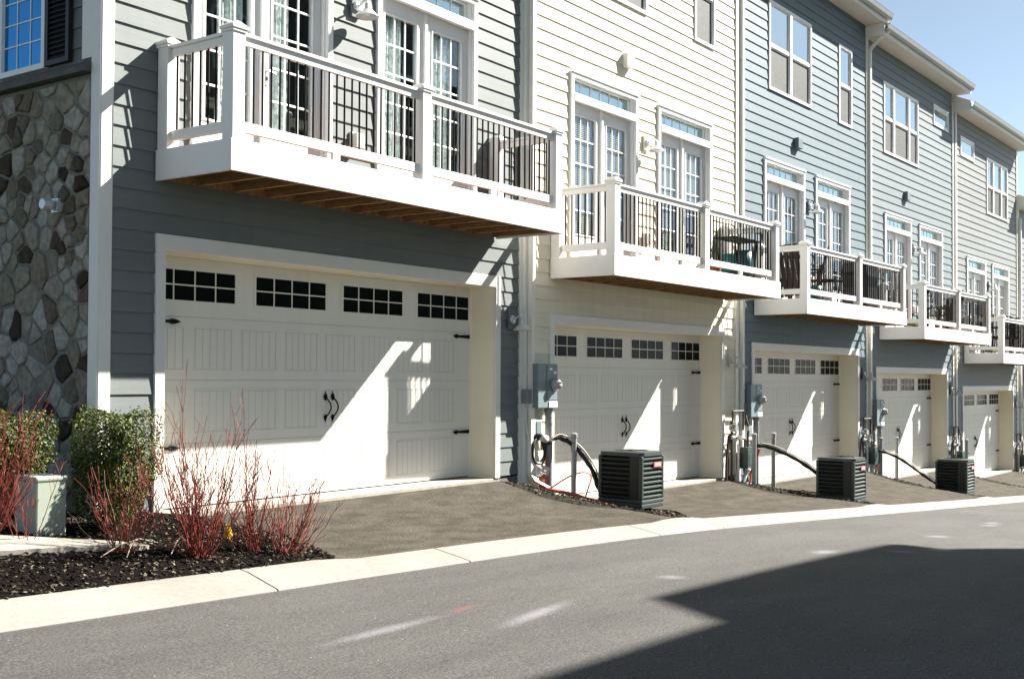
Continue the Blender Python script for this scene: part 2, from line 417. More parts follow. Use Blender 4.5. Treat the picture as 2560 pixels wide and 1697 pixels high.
RX = {i: (lambda X: lambda y: lerp_tab([(6.5,X+5.50),(7.0,X+5.62),(7.3,X+5.52),(7.6,X+5.15),(8.2,X+5.02),(8.9,X+5.17)], y))(HS[i][0]) for i in range(1, 7)}
for i in range(1, 7): struct(strip('driveway', LX[i], RX[i], M['drive']))
for i in range(1, 6): struct(strip('gravel_bed', (lambda f: lambda y: f(y)-.03)(RX[i]), (lambda f: lambda y: f(y)+.03)(LX[i+1]), M['gravel'], -.012, 14))

def bed_z(x, y): return zt(x) + min(max(y-6.5,0), 1.8)*.105 + .012*math.sin(3.1*x+1.7*y)*min(1,max(0,(y-6.5)*2))
struct(grid('mulch_bed', fr(-8,6.66,.2), fr(6.5,16,.2), lambda x, y: bed_z(x,y)-(.06 if (x > LX[1](min(y,8.7))+.02) else 0), M['mulch']))

def chips(name, n, area, zf, m, smin, smax, ok=None, flat=.25):
    mb = MB(); tones = []
    while n:
        x = R.uniform(area[0], area[1]); y = R.uniform(area[2], area[3])
        if ok and not ok(x, y): continue
        n -= 1
        L_ = R.uniform(smin, smax); w = L_*R.uniform(.25,.6); h = L_*flat*R.uniform(.4,1)
        mt = Matrix.Rotation(R.uniform(0,6.3),3,'Z') @ Matrix.Rotation(R.gauss(0,.35),3,'X') @ Matrix.Rotation(R.gauss(0,.35),3,'Y')
        c = Vector((x, y, zf(x,y)+h*.4)); k = len(mb.v)
        for sx, sy, sz in ((-1,-1,-1),(1,-.7,-1),(.8,1,-1),(-.9,.8,-1),(-.8,-.7,1),(.8,-.6,1),(.7,.7,1),(-.6,.8,1)):
            mb.v.append(tuple(c + mt @ Vector((sx*L_/2*R.uniform(.8,1.1), sy*w/2, sz*h/2))))
        for q in ((4,5,6,7),(0,1,5,4),(1,2,6,5),(2,3,7,6),(3,0,4,7)):
            mb.f.append(tuple(k+i for i in q)); mb.m.append(0)
        t = min(1, max(0, R.random()**1.8*1.02)); tones += [t]*5
    o = mb.build(name, m); set_tone(o, tones); return struct(o, 'stuff')
fp = [(1.0,8.62),(1.0,7.98),(3.2,7.70),(4.6,7.42),(5.05,7.28),(5.2,7.30),(5.18,7.42),(4.95,7.6),(4.4,7.95),(3.2,8.25)]
def inside(x, y, P):
    c = False
    for (ax,ay),(bx,by) in zip(P, P[1:]+P[:1]):
        if (ay > y) != (by > y) and x < (bx-ax)*(y-ay)/(by-ay)+ax: c = not c
    return c
chips('mulch', 22000, (.6,6.62,6.5,10.2), bed_z, M['chip'], .012, .05, lambda x, y: x < LX[1](min(y,8.69))-.01 and not (x > 5.6 and y > 8.62) and (not inside(x, y, fp) or R.random() < .02))
for i in range(2, 7):
    X = HS[i][0]
    chips('gravel', 900 if i < 4 else 400, (X-1.15, X+.75, 6.52, 8.75), G, M['pebble'], .015, .045,
          (lambda i: lambda x, y: RX[i-1](y)+.01 < x < LX[i](y)-.01)(i), .5)
# pale footpath ending at the bed
fp = [(1.0,8.62),(1.0,7.98),(3.2,7.70),(4.6,7.42),(5.05,7.28),(5.2,7.30),(5.18,7.42),(4.95,7.6),(4.4,7.95),(3.2,8.25)]
pm = MB(); pm.face([(x,y,bed_z(x,y)+.034) for x,y in fp][::-1])
for (a,b) in zip(fp, fp[1:]+fp[:1]):
    pm.face([(a[0],a[1],bed_z(*a)+.034),(a[0],a[1],bed_z(*a)-.05),(b[0],b[1],bed_z(*b)-.05),(b[0],b[1],bed_z(*b)+.034)])
struct(pm.build('footpath', M['slab']))

# ------------------------------------------------------------------ houses
EXPO = .178
def lap_siding(mb, x0, x1, z0, z1, holes, m=0):
    n = int(math.ceil((z1-z0)/EXPO))
    for k in range(n):
        a, b = z0+k*EXPO, min(z1, z0+(k+1)*EXPO)
        cuts = sorted({a, b, *[h[2] for h in holes if a < h[2] < b], *[h[3] for h in holes if a < h[3] < b]})
        for c, d in zip(cuts[:-1], cuts[1:]):
            if d-c < 1e-4: continue
            mid = (c+d)/2; iv = [(x0,x1)]
            for h in holes:
                if h[2] < mid < h[3]:
                    nv = []
                    for p, q in iv:
                        if h[0] > p: nv.append((p, min(q,h[0])))
                        if h[1] < q: nv.append((max(p,h[1]), q))
                    iv = [t for t in nv if t[1]-t[0] > 1e-4]
            yy = lambda z: -.019 + .015*(z-a)/EXPO
            seg = []
            jx = (k*1.37 + 1.1*math.sin(k*5.1)) % 3.66
            for p, q in iv:
                w = p
                for n_ in range(-3, 5):
                    t = x0+jx+3.66*n_
                    if w+.1 < t < q-.1: seg.append((w,t)); w = t
                seg.append((w,q))
            for p, q in seg:
                mb.face([(p,yy(c),c),(q,yy(c),c),(q,yy(d),d),(p,yy(d),d)], m)
                if c == a: mb.face([(p,-.002,c),(q,-.002,c),(q,yy(c),c),(p,yy(c),c)], m)

def picture(mb, x0, x1, z0, z1, w, ya, yb, m=0, wb=None, wt=None):
    """a frame of four boards butted end to end"""
    wb = w if wb is None else wb; wt = w if wt is None else wt
    mb.box(x0, x0+w, ya, yb, z0, z1, m); mb.box(x1-w, x1, ya, yb, z0, z1, m)
    if wb: mb.box(x0+w, x1-w, ya, yb, z0, z0+wb, m)
    if wt: mb.box(x0+w, x1-w, ya, yb, z1-wt, z1, m)

def garage_door(H, root):
    f = MB()
    f.box(0,.105,-.034,.0,0,2.51).box(5.1,5.2,-.034,.0,0,2.51).box(.105,5.1,-.034,.0,2.372,2.51)
    f.build('garage_frame', M['trim'], root, bevel=.004)
    j = MB()
    j.box(.06,.105,.001,.40,0,2.372).box(5.10,5.145,.001,.40,0,2.372).box(.06,5.145,.001,.40,2.3725,2.42)
    j.box(.105,.125,.36,.379,0,2.37).box(5.08,5.0995,.36,.379,0,2.37)
    j.build('garage_jamb', M['jamb'], root)
    d = MB(); Y = .385
    d.box(.107,5.098,Y,Y+.045,.012,2.372,1)          # core in the groove colour, joint shade painted in
    for s in range(4):
        a, b = .012+s*.60, .012+(s+1)*.60-.006
        if s == 3: b = 2.37
        if s < 3:
            d.box(.108,5.097,Y-.004,Y-.0005,a,b,0)
        else:
            z0, z1 = 1.955, 2.262; xs = [.108]
            d.box(.108,5.097,Y-.004,Y-.0005,a,z0,0).box(.108,5.097,Y-.004,Y-.0005,z1,b,0)
            for w in range(4): xs += [.262+w*1.268, 1.268+w*1.268-.002]
            xs.append(5.097)
            for p, q in zip(xs[0::2], xs[1::2]): d.box(p,q,Y-.004,Y-.0005,z0,z1,0)
    for s in range(3):
        za, zc = .012+s*.60+.085, .012+(s+1)*.60-.095
        for k in range(8):
            xa = .36+k*.5905-.19; xb = xa+.475
            # a raised field of five tongued planks inside a moulded edge
            picture(d, xa, xb, za, zc, .012, Y-.0078, Y-.0042, 0)
            w = (xb-xa-.036)/5
            for p in range(5):
                d.box(xa+.018+p*w+.0034, xa+.018+(p+1)*w-.0034, Y-.0066, Y-.0042, za+.018, zc-.018, 0)
            d.box(xa+.014, xb-.014, Y-.0052, Y-.0043, za+.014, zc-.014, 1)
    o = d.build('garage_door', [M['door'], M['groove']], root)
    for w in range(4):
        x0 = .262+w*1.268; x1 = x0+1.004
        fm = MB(); picture(fm, x0-.02, x1+.02, 1.94, 2.277, .025, Y-.012, Y-.0042)
        for c in range(1, 4): fm.box(x0+c*.251-.0065, x0+c*.251+.0065, Y-.0105, Y-.005, 1.965, 2.252)
        fm.box(x0+.005, x1-.005, Y-.0100, Y-.0055, 2.104, 2.117)
        fo = fm.build('garage_window', M['door'], o)
    g = MB()
    for w in range(4):
        x0 = .262+w*1.268; g = MB(); g.box(x0+.002, x0+1.0, Y-.0035, Y-.001, 1.957, 2.26)
        g.build('window_pane', M['gglass'], o)
    for sx, xb in ((1,.108),(-1,5.097)):
        for z in (.57,1.76):
            hm = MB()
            L_ = .34 if sx < 0 else .49
            pts = [(0,-.024),(L_*.72,-.013),(L_*.78,-.026),(L_*.86,-.022),(L_,0),(L_*.86,.022),(L_*.78,.026),(L_*.72,.013),(0,.024)]
            pts = [(xb+sx*p[0], z+p[1]) for p in pts]
            if sx < 0: pts = pts[::-1]
            hm.prism(pts, 1, Y-.022, Y-.0115)
            hm.build('hinge', M['iron'], o)
    for x in (2.555,2.665):
        hm = MB(); pts = []
        for t in range(13):
            a = t/12; pts.append((x-.022+.045*math.sin(a*math.pi)*(1) , Y-.02-.035*math.sin(a*math.pi), 1.03-.22*a))
        hm.tube(pts, .0085, 6)
        for zz, s_ in ((1.03,1),(.81,.8)):
            hm.prism([(x-.022+.026*s_*math.cos(a), zz+.026*s_*math.sin(a)*1.5) for a in [k*math.pi/4 for k in range(8)]], 1, Y-.02, Y-.0115)
        hm.prism([(x-.03,1.06),(x-.014,1.06),(x-.022,1.095)], 1, Y-.018, Y-.0115)
        hm.prism([(x-.03,.785),(x-.022,.755),(x-.014,.785)], 1, Y-.018, Y-.0115)
        hm.build('door_handle', M['iron'], o)
    s = MB(); s.box(-.0,5.2,-.02,.384,-.16,0); s.box(.1,5.1,.3841,1.2,-.16,-.001)
    s.build('concrete_sill', M['slab'], root, bevel=.006)

def french_door(root, x0, z0, blinds=(), curtains=()):
    """pair of glazed leaves under a transom; x0 left outer edge, z0 deck level"""
    W = 1.81; x1 = x0+W; zt_ = z0+2.60; zh = z0+2.20
    c = MB()
    picture(c, x0, x1, z0, zt_, .075, -.045, -.0005, wb=0)
    c.box(x0+.075, x1-.075, -.052, -.001, zh, zh+.105)            # mull cover between doors and transom
    c.box(x0-.012, x1+.012, -.062, -.046, zt_-.02, zt_+.014)
    picture(c, x0+.06, x1-.06, z0, zt_, .03, .0, .13, wb=.03)
    c.box(x0+.09, x1-.09, .0, .13, zh+.02, zh+.085)
    c.build('door_casing', M['vinyl'], root, bevel=.004)
    t = MB(); xa, xb, za, zc = x0+.0905, x1-.0905, zh+.086, zt_-.031
    picture(t, xa, xb, za, zc, .045, .05, .085)
    for k in range(1, 6):
        xx = xa+.045+(xb-xa-.09)*k/6; t.box(xx-.0045, xx+.0045, .066, .0735, za+.045, zc-.045)
    to = t.build('transom_window', M['vinyl'], root)
    g = MB(); g.box(xa+.046, xb-.046, .0755, .079, za+.046, zc-.046); g.build('pane', M['transom'], to)
    mid = (x0+x1)/2
    for i, (a, b) in enumerate(((x0+.0905, mid-.022), (mid+.022, x1-.0905))):
        dm = MB(); ga, gb = (a+.125, a+.125+.545); gz0, gz1 = z0+.40, zh-.16
        ya, yb = .055, .10
        zlo, zhi = z0+.031, zh+.018
        dm.box(a, ga, ya, yb, zlo, zhi); dm.box(gb, b, ya, yb, zlo, zhi)
        dm.box(ga, gb, ya, yb, zlo, gz0); dm.box(ga, gb, ya, yb, gz1, zhi)
        picture(dm, ga-.022, gb+.022, gz0-.022, gz1+.022, .022, ya-.012, ya-.0005)
        for k in (1,2): dm.box(ga+.545*k/3-.010, ga+.545*k/3+.010, .064, .0755, gz0, gz1)
        for k in range(1,5):
            zz = gz0+(gz1-gz0)*k/5; dm.box(ga, gb, .0635, .075, zz-.010, zz+.010)
        do = dm.build('french_door', M['vinyl'], root, bevel=.003)
        g = MB(); g.box(ga+.001, gb-.001, .0765, .080, gz0+.001, gz1-.001); g.build('pane', M['glass'], do)
        if i in blinds:
            bm_ = MB(); zz = gz1-.01; lo = gz0 + (.02 if blinds[i] == 1 else (gz1-gz0)*(1-blinds[i]))
            while zz > lo:
                bm_.face([(ga+.004,.086,zz-.010),(gb-.004,.086,zz-.010),(gb-.004,.098,zz+.006),(ga+.004,.098,zz+.006)])
                zz -= .026
            bm_.build('blind', M['blind'], do)
        if i == 1:
            hm = MB(); hm.box(a+.03,a+.065,ya-.012,ya-.001,z0+.86,z0+1.10); hm.tube([(a+.048,ya-.01,z0+1.0),(a+.048,ya-.05,z0+1.0),(a+.13,ya-.05,z0+.99)], .010, 6)
            hm.build('door_handle', M['galv'], do)
    am = MB(); am.box(mid-.0215, mid+.0215, .02, .11, z0+.032, zh+.0195); am.build('astragal', M['vinyl'], root)

def curtain(H, i, xa, xb, z0, z1, label, ph=0):
    """a gathered lace panel hanging behind the glass"""
    mb = MB(); n = 40; rows = 8
    for j in range(rows+1):
        z = z1+(z0-z1)*j/rows
        for k in range(n+1):
            u = k/n; x = xa+(xb-xa)*u + .03*math.sin(j*.5+ph)*(j/rows)
            y = .150+.022*math.sin(u*26+ph+.15*j)+.012*math.sin(u*9+ph*2)
            mb.v.append((x,y,z))
    for j in range(rows):
        for k in range(n):
            a = j*(n+1)+k; mb.f.append((a,a+1,a+n+2,a+n+1)); mb.m.append(0)
    o = mb.build('curtain', M['curtain'], smooth=True)
    o.modifiers.new('thick','SOLIDIFY').thickness = .003
    h = HS[i]; o.location = h[:3]; o.rotation_euler = (0,0,h[3])
    tag(o, label, 'curtain', 'lace curtains behind the balcony doors')

def sash_window(root, x0, x1, z0, z1, n=1, upper=None):
    """a bank of n double-hung lights"""
    f = MB(); picture(f, x0, x1, z0, z1, .055, -.035, .03)
    w = (x1-x0-.055)/n if isinstance(n,int) else None
    xs = [x0+.055+(x1-x0-.11)*t for t in ([k/n for k in range(n+1)] if isinstance(n,int) else n)]
    for k in range(1, len(xs)-1): f.box(xs[k]-.045, xs[k]+.045, -.036, .03, z0+.055, z1-.055)
    zm = (z0+z1)/2
    for k in range(len(xs)-1):
        a = xs[k]+(.045 if k else 0); b = xs[k+1]-(.045 if k < len(xs)-2 else 0)
        f.box(a, b, -.022, .029, zm-.028, zm+.028)
        picture(f, a, b, zm+.028, z1-.055, .022, -.012, .028)
        picture(f, a, b, z0+.055, zm-.028, .022, .0, .0285)
    fo = f.build('window', M['vinyl'], root)
    for k in range(len(xs)-1):
        a = xs[k]+(.045 if k else 0)+.0225; b = xs[k+1]-(.045 if k < len(xs)-2 else 0)-.0225
        g = MB(); g.box(a, b, .004, .008, zm+.0505, z1-.0775); g.build('pane', M['skyglass'], fo)
        g = MB(); g.box(a, b, .008, .0115, z0+.0775, zm-.0505); g.build('screen', M['screen'], fo)

def small_window(root, x0, x1, z0, z1):
    f = MB(); picture(f, x0, x1, z0, z1, .05, -.035, .03); picture(f, x0+.05, x1-.05, z0+.05, z1-.05, .05, -.02, .025)
    fo = f.build('window', M['vinyl'], root)
    g = MB(); g.box(x0+.1005, x1-.1005, .0, .004, z0+.1005, z1-.1005); g.build('pane', M['skyglass'], fo)

def wall_lamp(root, x, z, m, big=1.0):
    b = MB(); b.box(x-.07,x+.07,-.05,-.02,z-.12,z+.12); o = b.build('wall_lamp', m, root, bevel=.006)
    d = MB(); d.lathe([(0,.0),(.055,.0),(.055,.02),(.03,.03),(0,.03)], (x,-.05,z), 16, axis='y')
    d.tube([(x,-.07,z),(x,-.10,z+.01),(x,-.145,z+.04),(x,-.185,z+.045),(x,-.205,z+.02),(x,-.21,z-.01)], .011, 8)
    d.build('lamp_arm', M['lamp'], o, smooth=True)
    s = MB(); c = (x,-.21,z-.115)
    s.lathe([(.0,.12),(.028,.12),(.032,.06),(.05,.05),(.118*big,-.015),(.125*big,-.02),(.125*big,-.026),(.11*big,-.02),(.045,.04),(0,.045)], c, 20)
    s.build('lamp_shade', M['lamp'], o, smooth=True)
    s = MB(); s.lathe([(0,.03),(.022,.025),(.03,.0),(.022,-.022),(0,-.03)], (c[0],c[1],c[2]+.012), 12); s.build('bulb', M['bulb'], o, smooth=True)

BAL = {}
def balcony(root, bx0, bx1, z0, D=1.02):
    """z0: underside of the fascia"""
    zf, zd = z0+.27, z0+.268
    f = MB()
    f.box(bx0, bx1, -D, -D+.03, z0, zf); f.box(bx0, bx0+.03, -D+.0305, -.03, z0, zf); f.box(bx1-.03, bx1, -D+.0305, -.03, z0, zf)
    b = f.build('balcony', M['white'], root, bevel=.003)
    d = MB(); y = -D+.032
    k = 0
    while y < -.045:
        y1 = min(y+.138, -.025); d.box(bx0+.032, bx1-.032, y, y1, zd-.026, zd-.003); y = y1+.006; k += 1
    d.build('deck_boards', M['deckboard'], b)
    n = 13
    for k in range(n):
        x = bx0+.07+(bx1-bx0-.14)*k/(n-1)
        key = 'joist'
        if key not in BAL:
            j = MB(); j.box(-.019,.019,-D+.031,-.03,.02,.24); BAL[key] = j
            o = j.build('joist', M['wood'], b, loc=(x,0,z0)); BAL['jm'] = o.data
        else: link('joist', BAL['jm'], b, loc=(x,0,z0))
    l = MB(); l.box(bx0+.031, bx1-.031, -.0295, -.0195, z0+.02, zd-.027); l.build('ledger', M['wood'], b)
    # posts
    if 'post' not in BAL:
        p = MB(); p.box(-.066,.066,-.066,.066,0,.96)
        p.box(-.088,.088,-.088,.088,.945,.975); p.box(-.078,.078,-.078,.078,.92,.9445)
        p.prism([(-.084,.9755),(.084,.9755),(.02,.9985+.017),(-.02,.9985+.017)], 1, -.05, .05)
        for s in (-1,1):
            p.face([(-.084,s*.084,.9755),(.084,s*.084,.9755),(.02,s*.05,.9985+.017),(-.02,s*.05,.9985+.017)])
            p.face([(s*.084,-.084,.9755),(s*.084,.084,.9755),(s*.02,.05,.9985+.017),(s*.02,-.05,.9985+.017)])
        o = p.build('post', M['white'], b); BAL['post'] = o.data; COL.objects.unlink(o); bpy.data.objects.remove(o)
        u = MB(); u.tube([(0,0,0),(0,0,.67)], .0098, 10); o = u.build('baluster', M['iron'], b); BAL['bl'] = o.data; COL.objects.unlink(o); bpy.data.objects.remove(o)
    yp = -D+.075; mid = (bx0+bx1)/2; xl, xr = bx0+.085, bx1-.105
    for (x, y) in ((xl,yp),(mid,yp),(xr,yp),(xl,-.09),(xr,-.09)): link('post', BAL['post'], b, bevel=.004, loc=(x,y,zf-.012))
    zr0, zr1 = z0+.35, z0+.44; zt0, zt1 = z0+1.10, z0+1.195
    def rail_x(a, c):
        r = MB(); r.box(a,c,yp-.022,yp+.022,zr0,zr1); r.build('bottom_rail', M['white'], b, bevel=.004)
        r = MB(); r.box(a,c,yp-.022,yp+.022,zt0-.005,zt1-.03); r.box(a,c,yp-.045,yp+.045,zt1-.0295,zt1); r.build('top_rail', M['white'], b, bevel=.005)
        nb = int(round((c-a)/.1023)); 
        for k in range(nb):
            link('baluster', BAL['bl'], b, loc=(a+(c-a)*(k+.5)/nb, yp, zr1-.002))
        q = MB(); q.box((a+c)/2-.06,(a+c)/2+.03,yp-.02,yp+.02,zd-.002,zr0-.0005); q.build('rail_block', M['white'], b)
    rail_x(xl+.068, mid-.068); rail_x(mid+.068, xr-.068)
    for x in (xl, xr):
        r = MB(); r.box(x-.022,x+.022,yp+.068,-.158,zr0,zr1); r.build('bottom_rail', M['white'], b, bevel=.004)
        r = MB(); r.box(x-.022,x+.022,yp+.068,-.158,zt0-.005,zt1-.03); r.box(x-.045,x+.045,yp+.068,-.158,zt1-.0295,zt1); r.build('top_rail', M['white'], b, bevel=.005)
        for k in range(7):
            link('baluster', BAL['bl'], b, loc=(x, yp+.068+(-.158-yp-.068)*(k+.5)/7, zr1-.002))

def downspout(root, x, z_top, y=-.03, elbow_top=False):
    d = MB(); w, t = .075, .06
    path = [(x,y-t/2-.01,z_top),(x,y-t/2-.01,.42),(x+.03,y-t/2-.06,.34),(x+.19,y-.17,.25)]
    def rect(path, d):
        k = len(d.v)
        for p in path:
            for sx, sy in ((-1,-1),(1,-1),(1,1),(-1,1)): d.v.append((p[0]+sx*w/2, p[1]+sy*t/2, p[2]))
        for i in range(len(path)-1):
            for j in range(4):
                a = k+i*4+j; b2 = k+i*4+(j+1)%4; d.f.append((a,b2,b2+4,a+4)); d.m.append(0)
    rect(path, d)
    if elbow_top:
        d.tube([(x,y-t/2-.01,z_top-.01),(x,y-t/2-.04,z_top+.08),(x+.02,-.30,z_top+.26),(x+.03,-.46,z_top+.36),(x+.03,-.49,z_top+.44),(x+.03,-.49,z_top+.56)], .042, 8)
    for z in (1.7,4.6,7.4): d.box(x-.05,x+.05,y-.075,y+.005,z,z+.03)
    d.build('downspout', M['trim'], root)

def house(i, name, label, col, colname, opts):
    x, y, z, rz, up = HS[i]
    root = empty(name, (x,y,z), rz); tag(root, label, 'townhouse', 'townhouses in the row')
    sm = siding_mat(colname, col)
    xl, xr = -.56, 5.70; zr = opts.get('eave', 9.5)+up
    D1, D2 = opts['doors']; zd = 3.25+up
    holes = [(.05,5.15,-1,2.46)]
    for d in (D1,D2): holes.append((d+.055, d+1.81-.055, zd, zd+2.58))
    for w in opts['win']: holes.append((w[0]+.04, w[1]-.04, w[2]+.04, w[3]-.04))
    wm = MB(); lap_siding(wm, xl, xr, .02, zr, holes)
    dp = 9.0
    side = opts.get('side')
    zb0 = .02
    if side is None: wm.box(xl, xl+.02, .0, dp, -.0, zr)
    else: wm.box(xl, xl+.02, .0, dp, 0, 3.9); side(wm, xl, dp, zr)
    wm.box(xr-.02, xr, .0, dp, 0, zr); wm.box(xl+.0205, xr-.0205, dp-.02, dp, 0, zr)
    wm.box(xl+.0205, xr-.0205, .14, dp-.0205, zd-.22, zd-.02, 1)         # floors
    wm.box(xl+.0205, xr-.0205, .05, dp-.0205, zd+2.75, zd+2.95, 1)
    wm.box(xl+.0205, xr-.0205, 3.2, 3.3, zd, zd+2.7, 1); wm.box(xl+.0205, xr-.0205, 3.2, 3.3, zd+3, zr-.01, 1)
    wm.box(xl+.0205, xr-.0205, .45, dp-.0205, 2.45, 2.5, 1)
    board_tones(wm.build('wall', [sm, M['room']], root))
    fm = MB(); fm.box(xl+.004, xr-.004, .002, dp-.004, -1.4, -.002); fm.box(xl+.002,-.002,-.0,.0015,-.6,.018); fm.build('foundation', M['found'], root)
    # corner boards
    cb = MB(); cb.box(xl-.02, xl+.10, -.036, -.0005, -.12 if i > 1 else -.1, zr-.001); cb.build('corner_board', M['trim'], root, bevel=.004)
    cb = MB(); cb.box(xr-.085, xr+.02, -.036, -.0005, -.12, zr-.001); cb.build('corner_board', M['trim'], root, bevel=.004)
    # roof with overhanging eave, soffit, fascia and gutter
    oh = .42; pitch = .42; mid = dp/2
    r = MB(); 
    xa, xb = xl-.06, xr+.12
    th = .16
    prof = [(-oh,zr+.10),(mid,zr+.10+pitch*(mid+oh)),(dp+oh,zr+.10),(dp+oh,zr+.10+th),(mid,zr+.10+th+pitch*(mid+oh)),(-oh,zr+.10+th)]
    r.prism(prof, 0, xa, xb)
    ro = r.build('roof', M['roof'], root)
    s = MB(); s.box(xa+.002, xb-.002, -oh+.0, .03, zr-.002, zr+.016); s.build('soffit', M['soffit'], ro)
    s = MB(); s.box(xa+.001, xb-.001, -oh-.022, -oh-.0005, zr-.012, zr+.23); 
    s.prism([(.001,zr),(mid,zr+.1+pitch*(mid+oh)),(dp-.001,zr)], 0, xr-.012, xr-.001); s.prism([(.001,zr),(mid,zr+.1+pitch*(mid+oh)),(dp-.001,zr)], 0, xl+.001, xl+.012)
    s.box(xb-.03, xb-.001, -oh+.001, .5, zr+.0165, zr+.30)
    for xe in (xa-.022, xb+.0005):
        s.prism([(-oh-.02,zr-.004),(.7,zr-.004),(.7,zr+.30+pitch*(.7+oh)),(-oh-.02,zr+.245)], 0, xe, xe+.0215)
    s.build('eave_fascia', M['trim'], ro)
    g = MB(); gy = -oh-.023
    prof = [(gy,zr+.20),(gy-.0,zr+.08),(gy-.055,zr+.075),(gy-.085,zr+.12),(gy-.11,zr+.195),(gy-.115,zr+.205),(gy-.10,zr+.205),(gy-.075,zr+.13),(gy-.05,zr+.09),(gy-.01,zr+.095),(gy-.008,zr+.20)]
    g.prism(prof, 0, xa-.035, xb+.035); g.build('gutter', M['gutter'], ro)
    if opts.get('spout'): downspout(root, -.49, zr-.30, -.036, opts['spout'] == 2)
    garage_door(i, root)
    french_door(root, D1, zd, opts.get('bl1', {})); french_door(root, D2, zd, opts.get('bl2', {}))
    for w in opts['win']:
        if w[4] == 0: small_window(root, *w[:4])
        else: sash_window(root, *w[:4], w[4])
    balcony(root, opts['bal'][0], opts['bal'][1], 2.97+up)
    wall_lamp(root, 2.52, 5.19+up, sm); wall_lamp(root, 5.42, 1.98, sm)
    if 'vent' in opts:
        v = MB(); vx, vz = opts['vent']; v.box(vx,vx+.2,-.10,-.012,vz,vz+.2)
        v.build('wall_vent', sm if i > 2 else M['trim'], root, bevel=.006)
    v = MB(); v.box(2.46,2.62,-.045,-.015,zd+.40,zd+.60); v.box(2.475,2.605,-.11,-.0455,zd+.42,zd+.58); v.build('outlet_cover', M['trim'], root, bevel=.01)
    return root

GREY = (.150,.166,.161)
# --- side of the first house: stone veneer below, siding, window and shutter above
def side_first(wm, xl, dp, zr):
    holes = [(-1.47,-.80,4.02,5.7)]
    tmp = MB(); lap_siding(tmp, -dp, 0, 3.9, zr, [(-1.45,-.82,4.04,5.68)])
    for f in tmp.f:
        wm.face([(xl+.012+tmp.v[k][1], -tmp.v[k][0], tmp.v[k][2]) for k in f], 0)
h1 = house(1, 'townhouse', 'grey clapboard end townhouse with a fieldstone side wall at the left', GREY, 'siding_warm_grey',
      dict(doors=(.37,2.87), bal=(-.02,5.12), win=[(.62,2.57,7.13,8.78,2),(4.1,4.83,7.13,8.78,1)], side=side_first, vent=(1.86,6.2)))
h2 = house(2, 'townhouse', 'cream clapboard townhouse with white blinds in its balcony doors', (.76,.715,.56), 'siding_cream',
      dict(doors=(.47,2.89), bal=(0,5.22), win=[(.62,2.57,7.13,8.78,2),(4.1,4.83,7.13,8.78,1)], spout=1, vent=(1.86,6.2),
           bl1={0:1,1:1}, bl2={0:1,1:.45}))
h3 = house(3, 'townhouse', 'blue grey clapboard townhouse between the cream and the paler grey one', (.124,.172,.193), 'siding_blue_grey',
      dict(doors=(.50,2.84), bal=(.08,5.24), win=[(.71,2.65,7.15,8.80,2),(4.07,4.80,7.13,8.77,1)], spout=1, vent=(1.86,6.25)))
h4 = house(4, 'townhouse', 'pale grey clapboard townhouse with a triple window left of a small one', (.160,.194,.206), 'siding_mist_grey',
      dict(doors=(.55,2.94), bal=(.20,5.44), win=[(.52,2.90,7.32,8.93,[0,.27,.73,1]),(4.08,5.28,8.58,9.1,0)], spout=2, vent=(1.9,6.42)))
h5 = house(5, 'townhouse', 'light grey clapboard townhouse with a small window left of its triple window', (.192,.206,.204), 'siding_light_grey',
      dict(doors=(.41,2.88), bal=(.15,5.40), win=[(2.37,4.6,7.35,8.93,[0,.30,.70,1]),(-.12,1.14,8.6,9.12,0)]))
h6 = house(6, 'townhouse', 'lower grey townhouse cut off by the right edge of the picture', (.22,.24,.25), 'siding_slate_grey',
      dict(doors=(.5,2.9), bal=(.1,5.3), win=[(.62,2.57,6.2,7.6,2)], spout=1, eave=8.2))

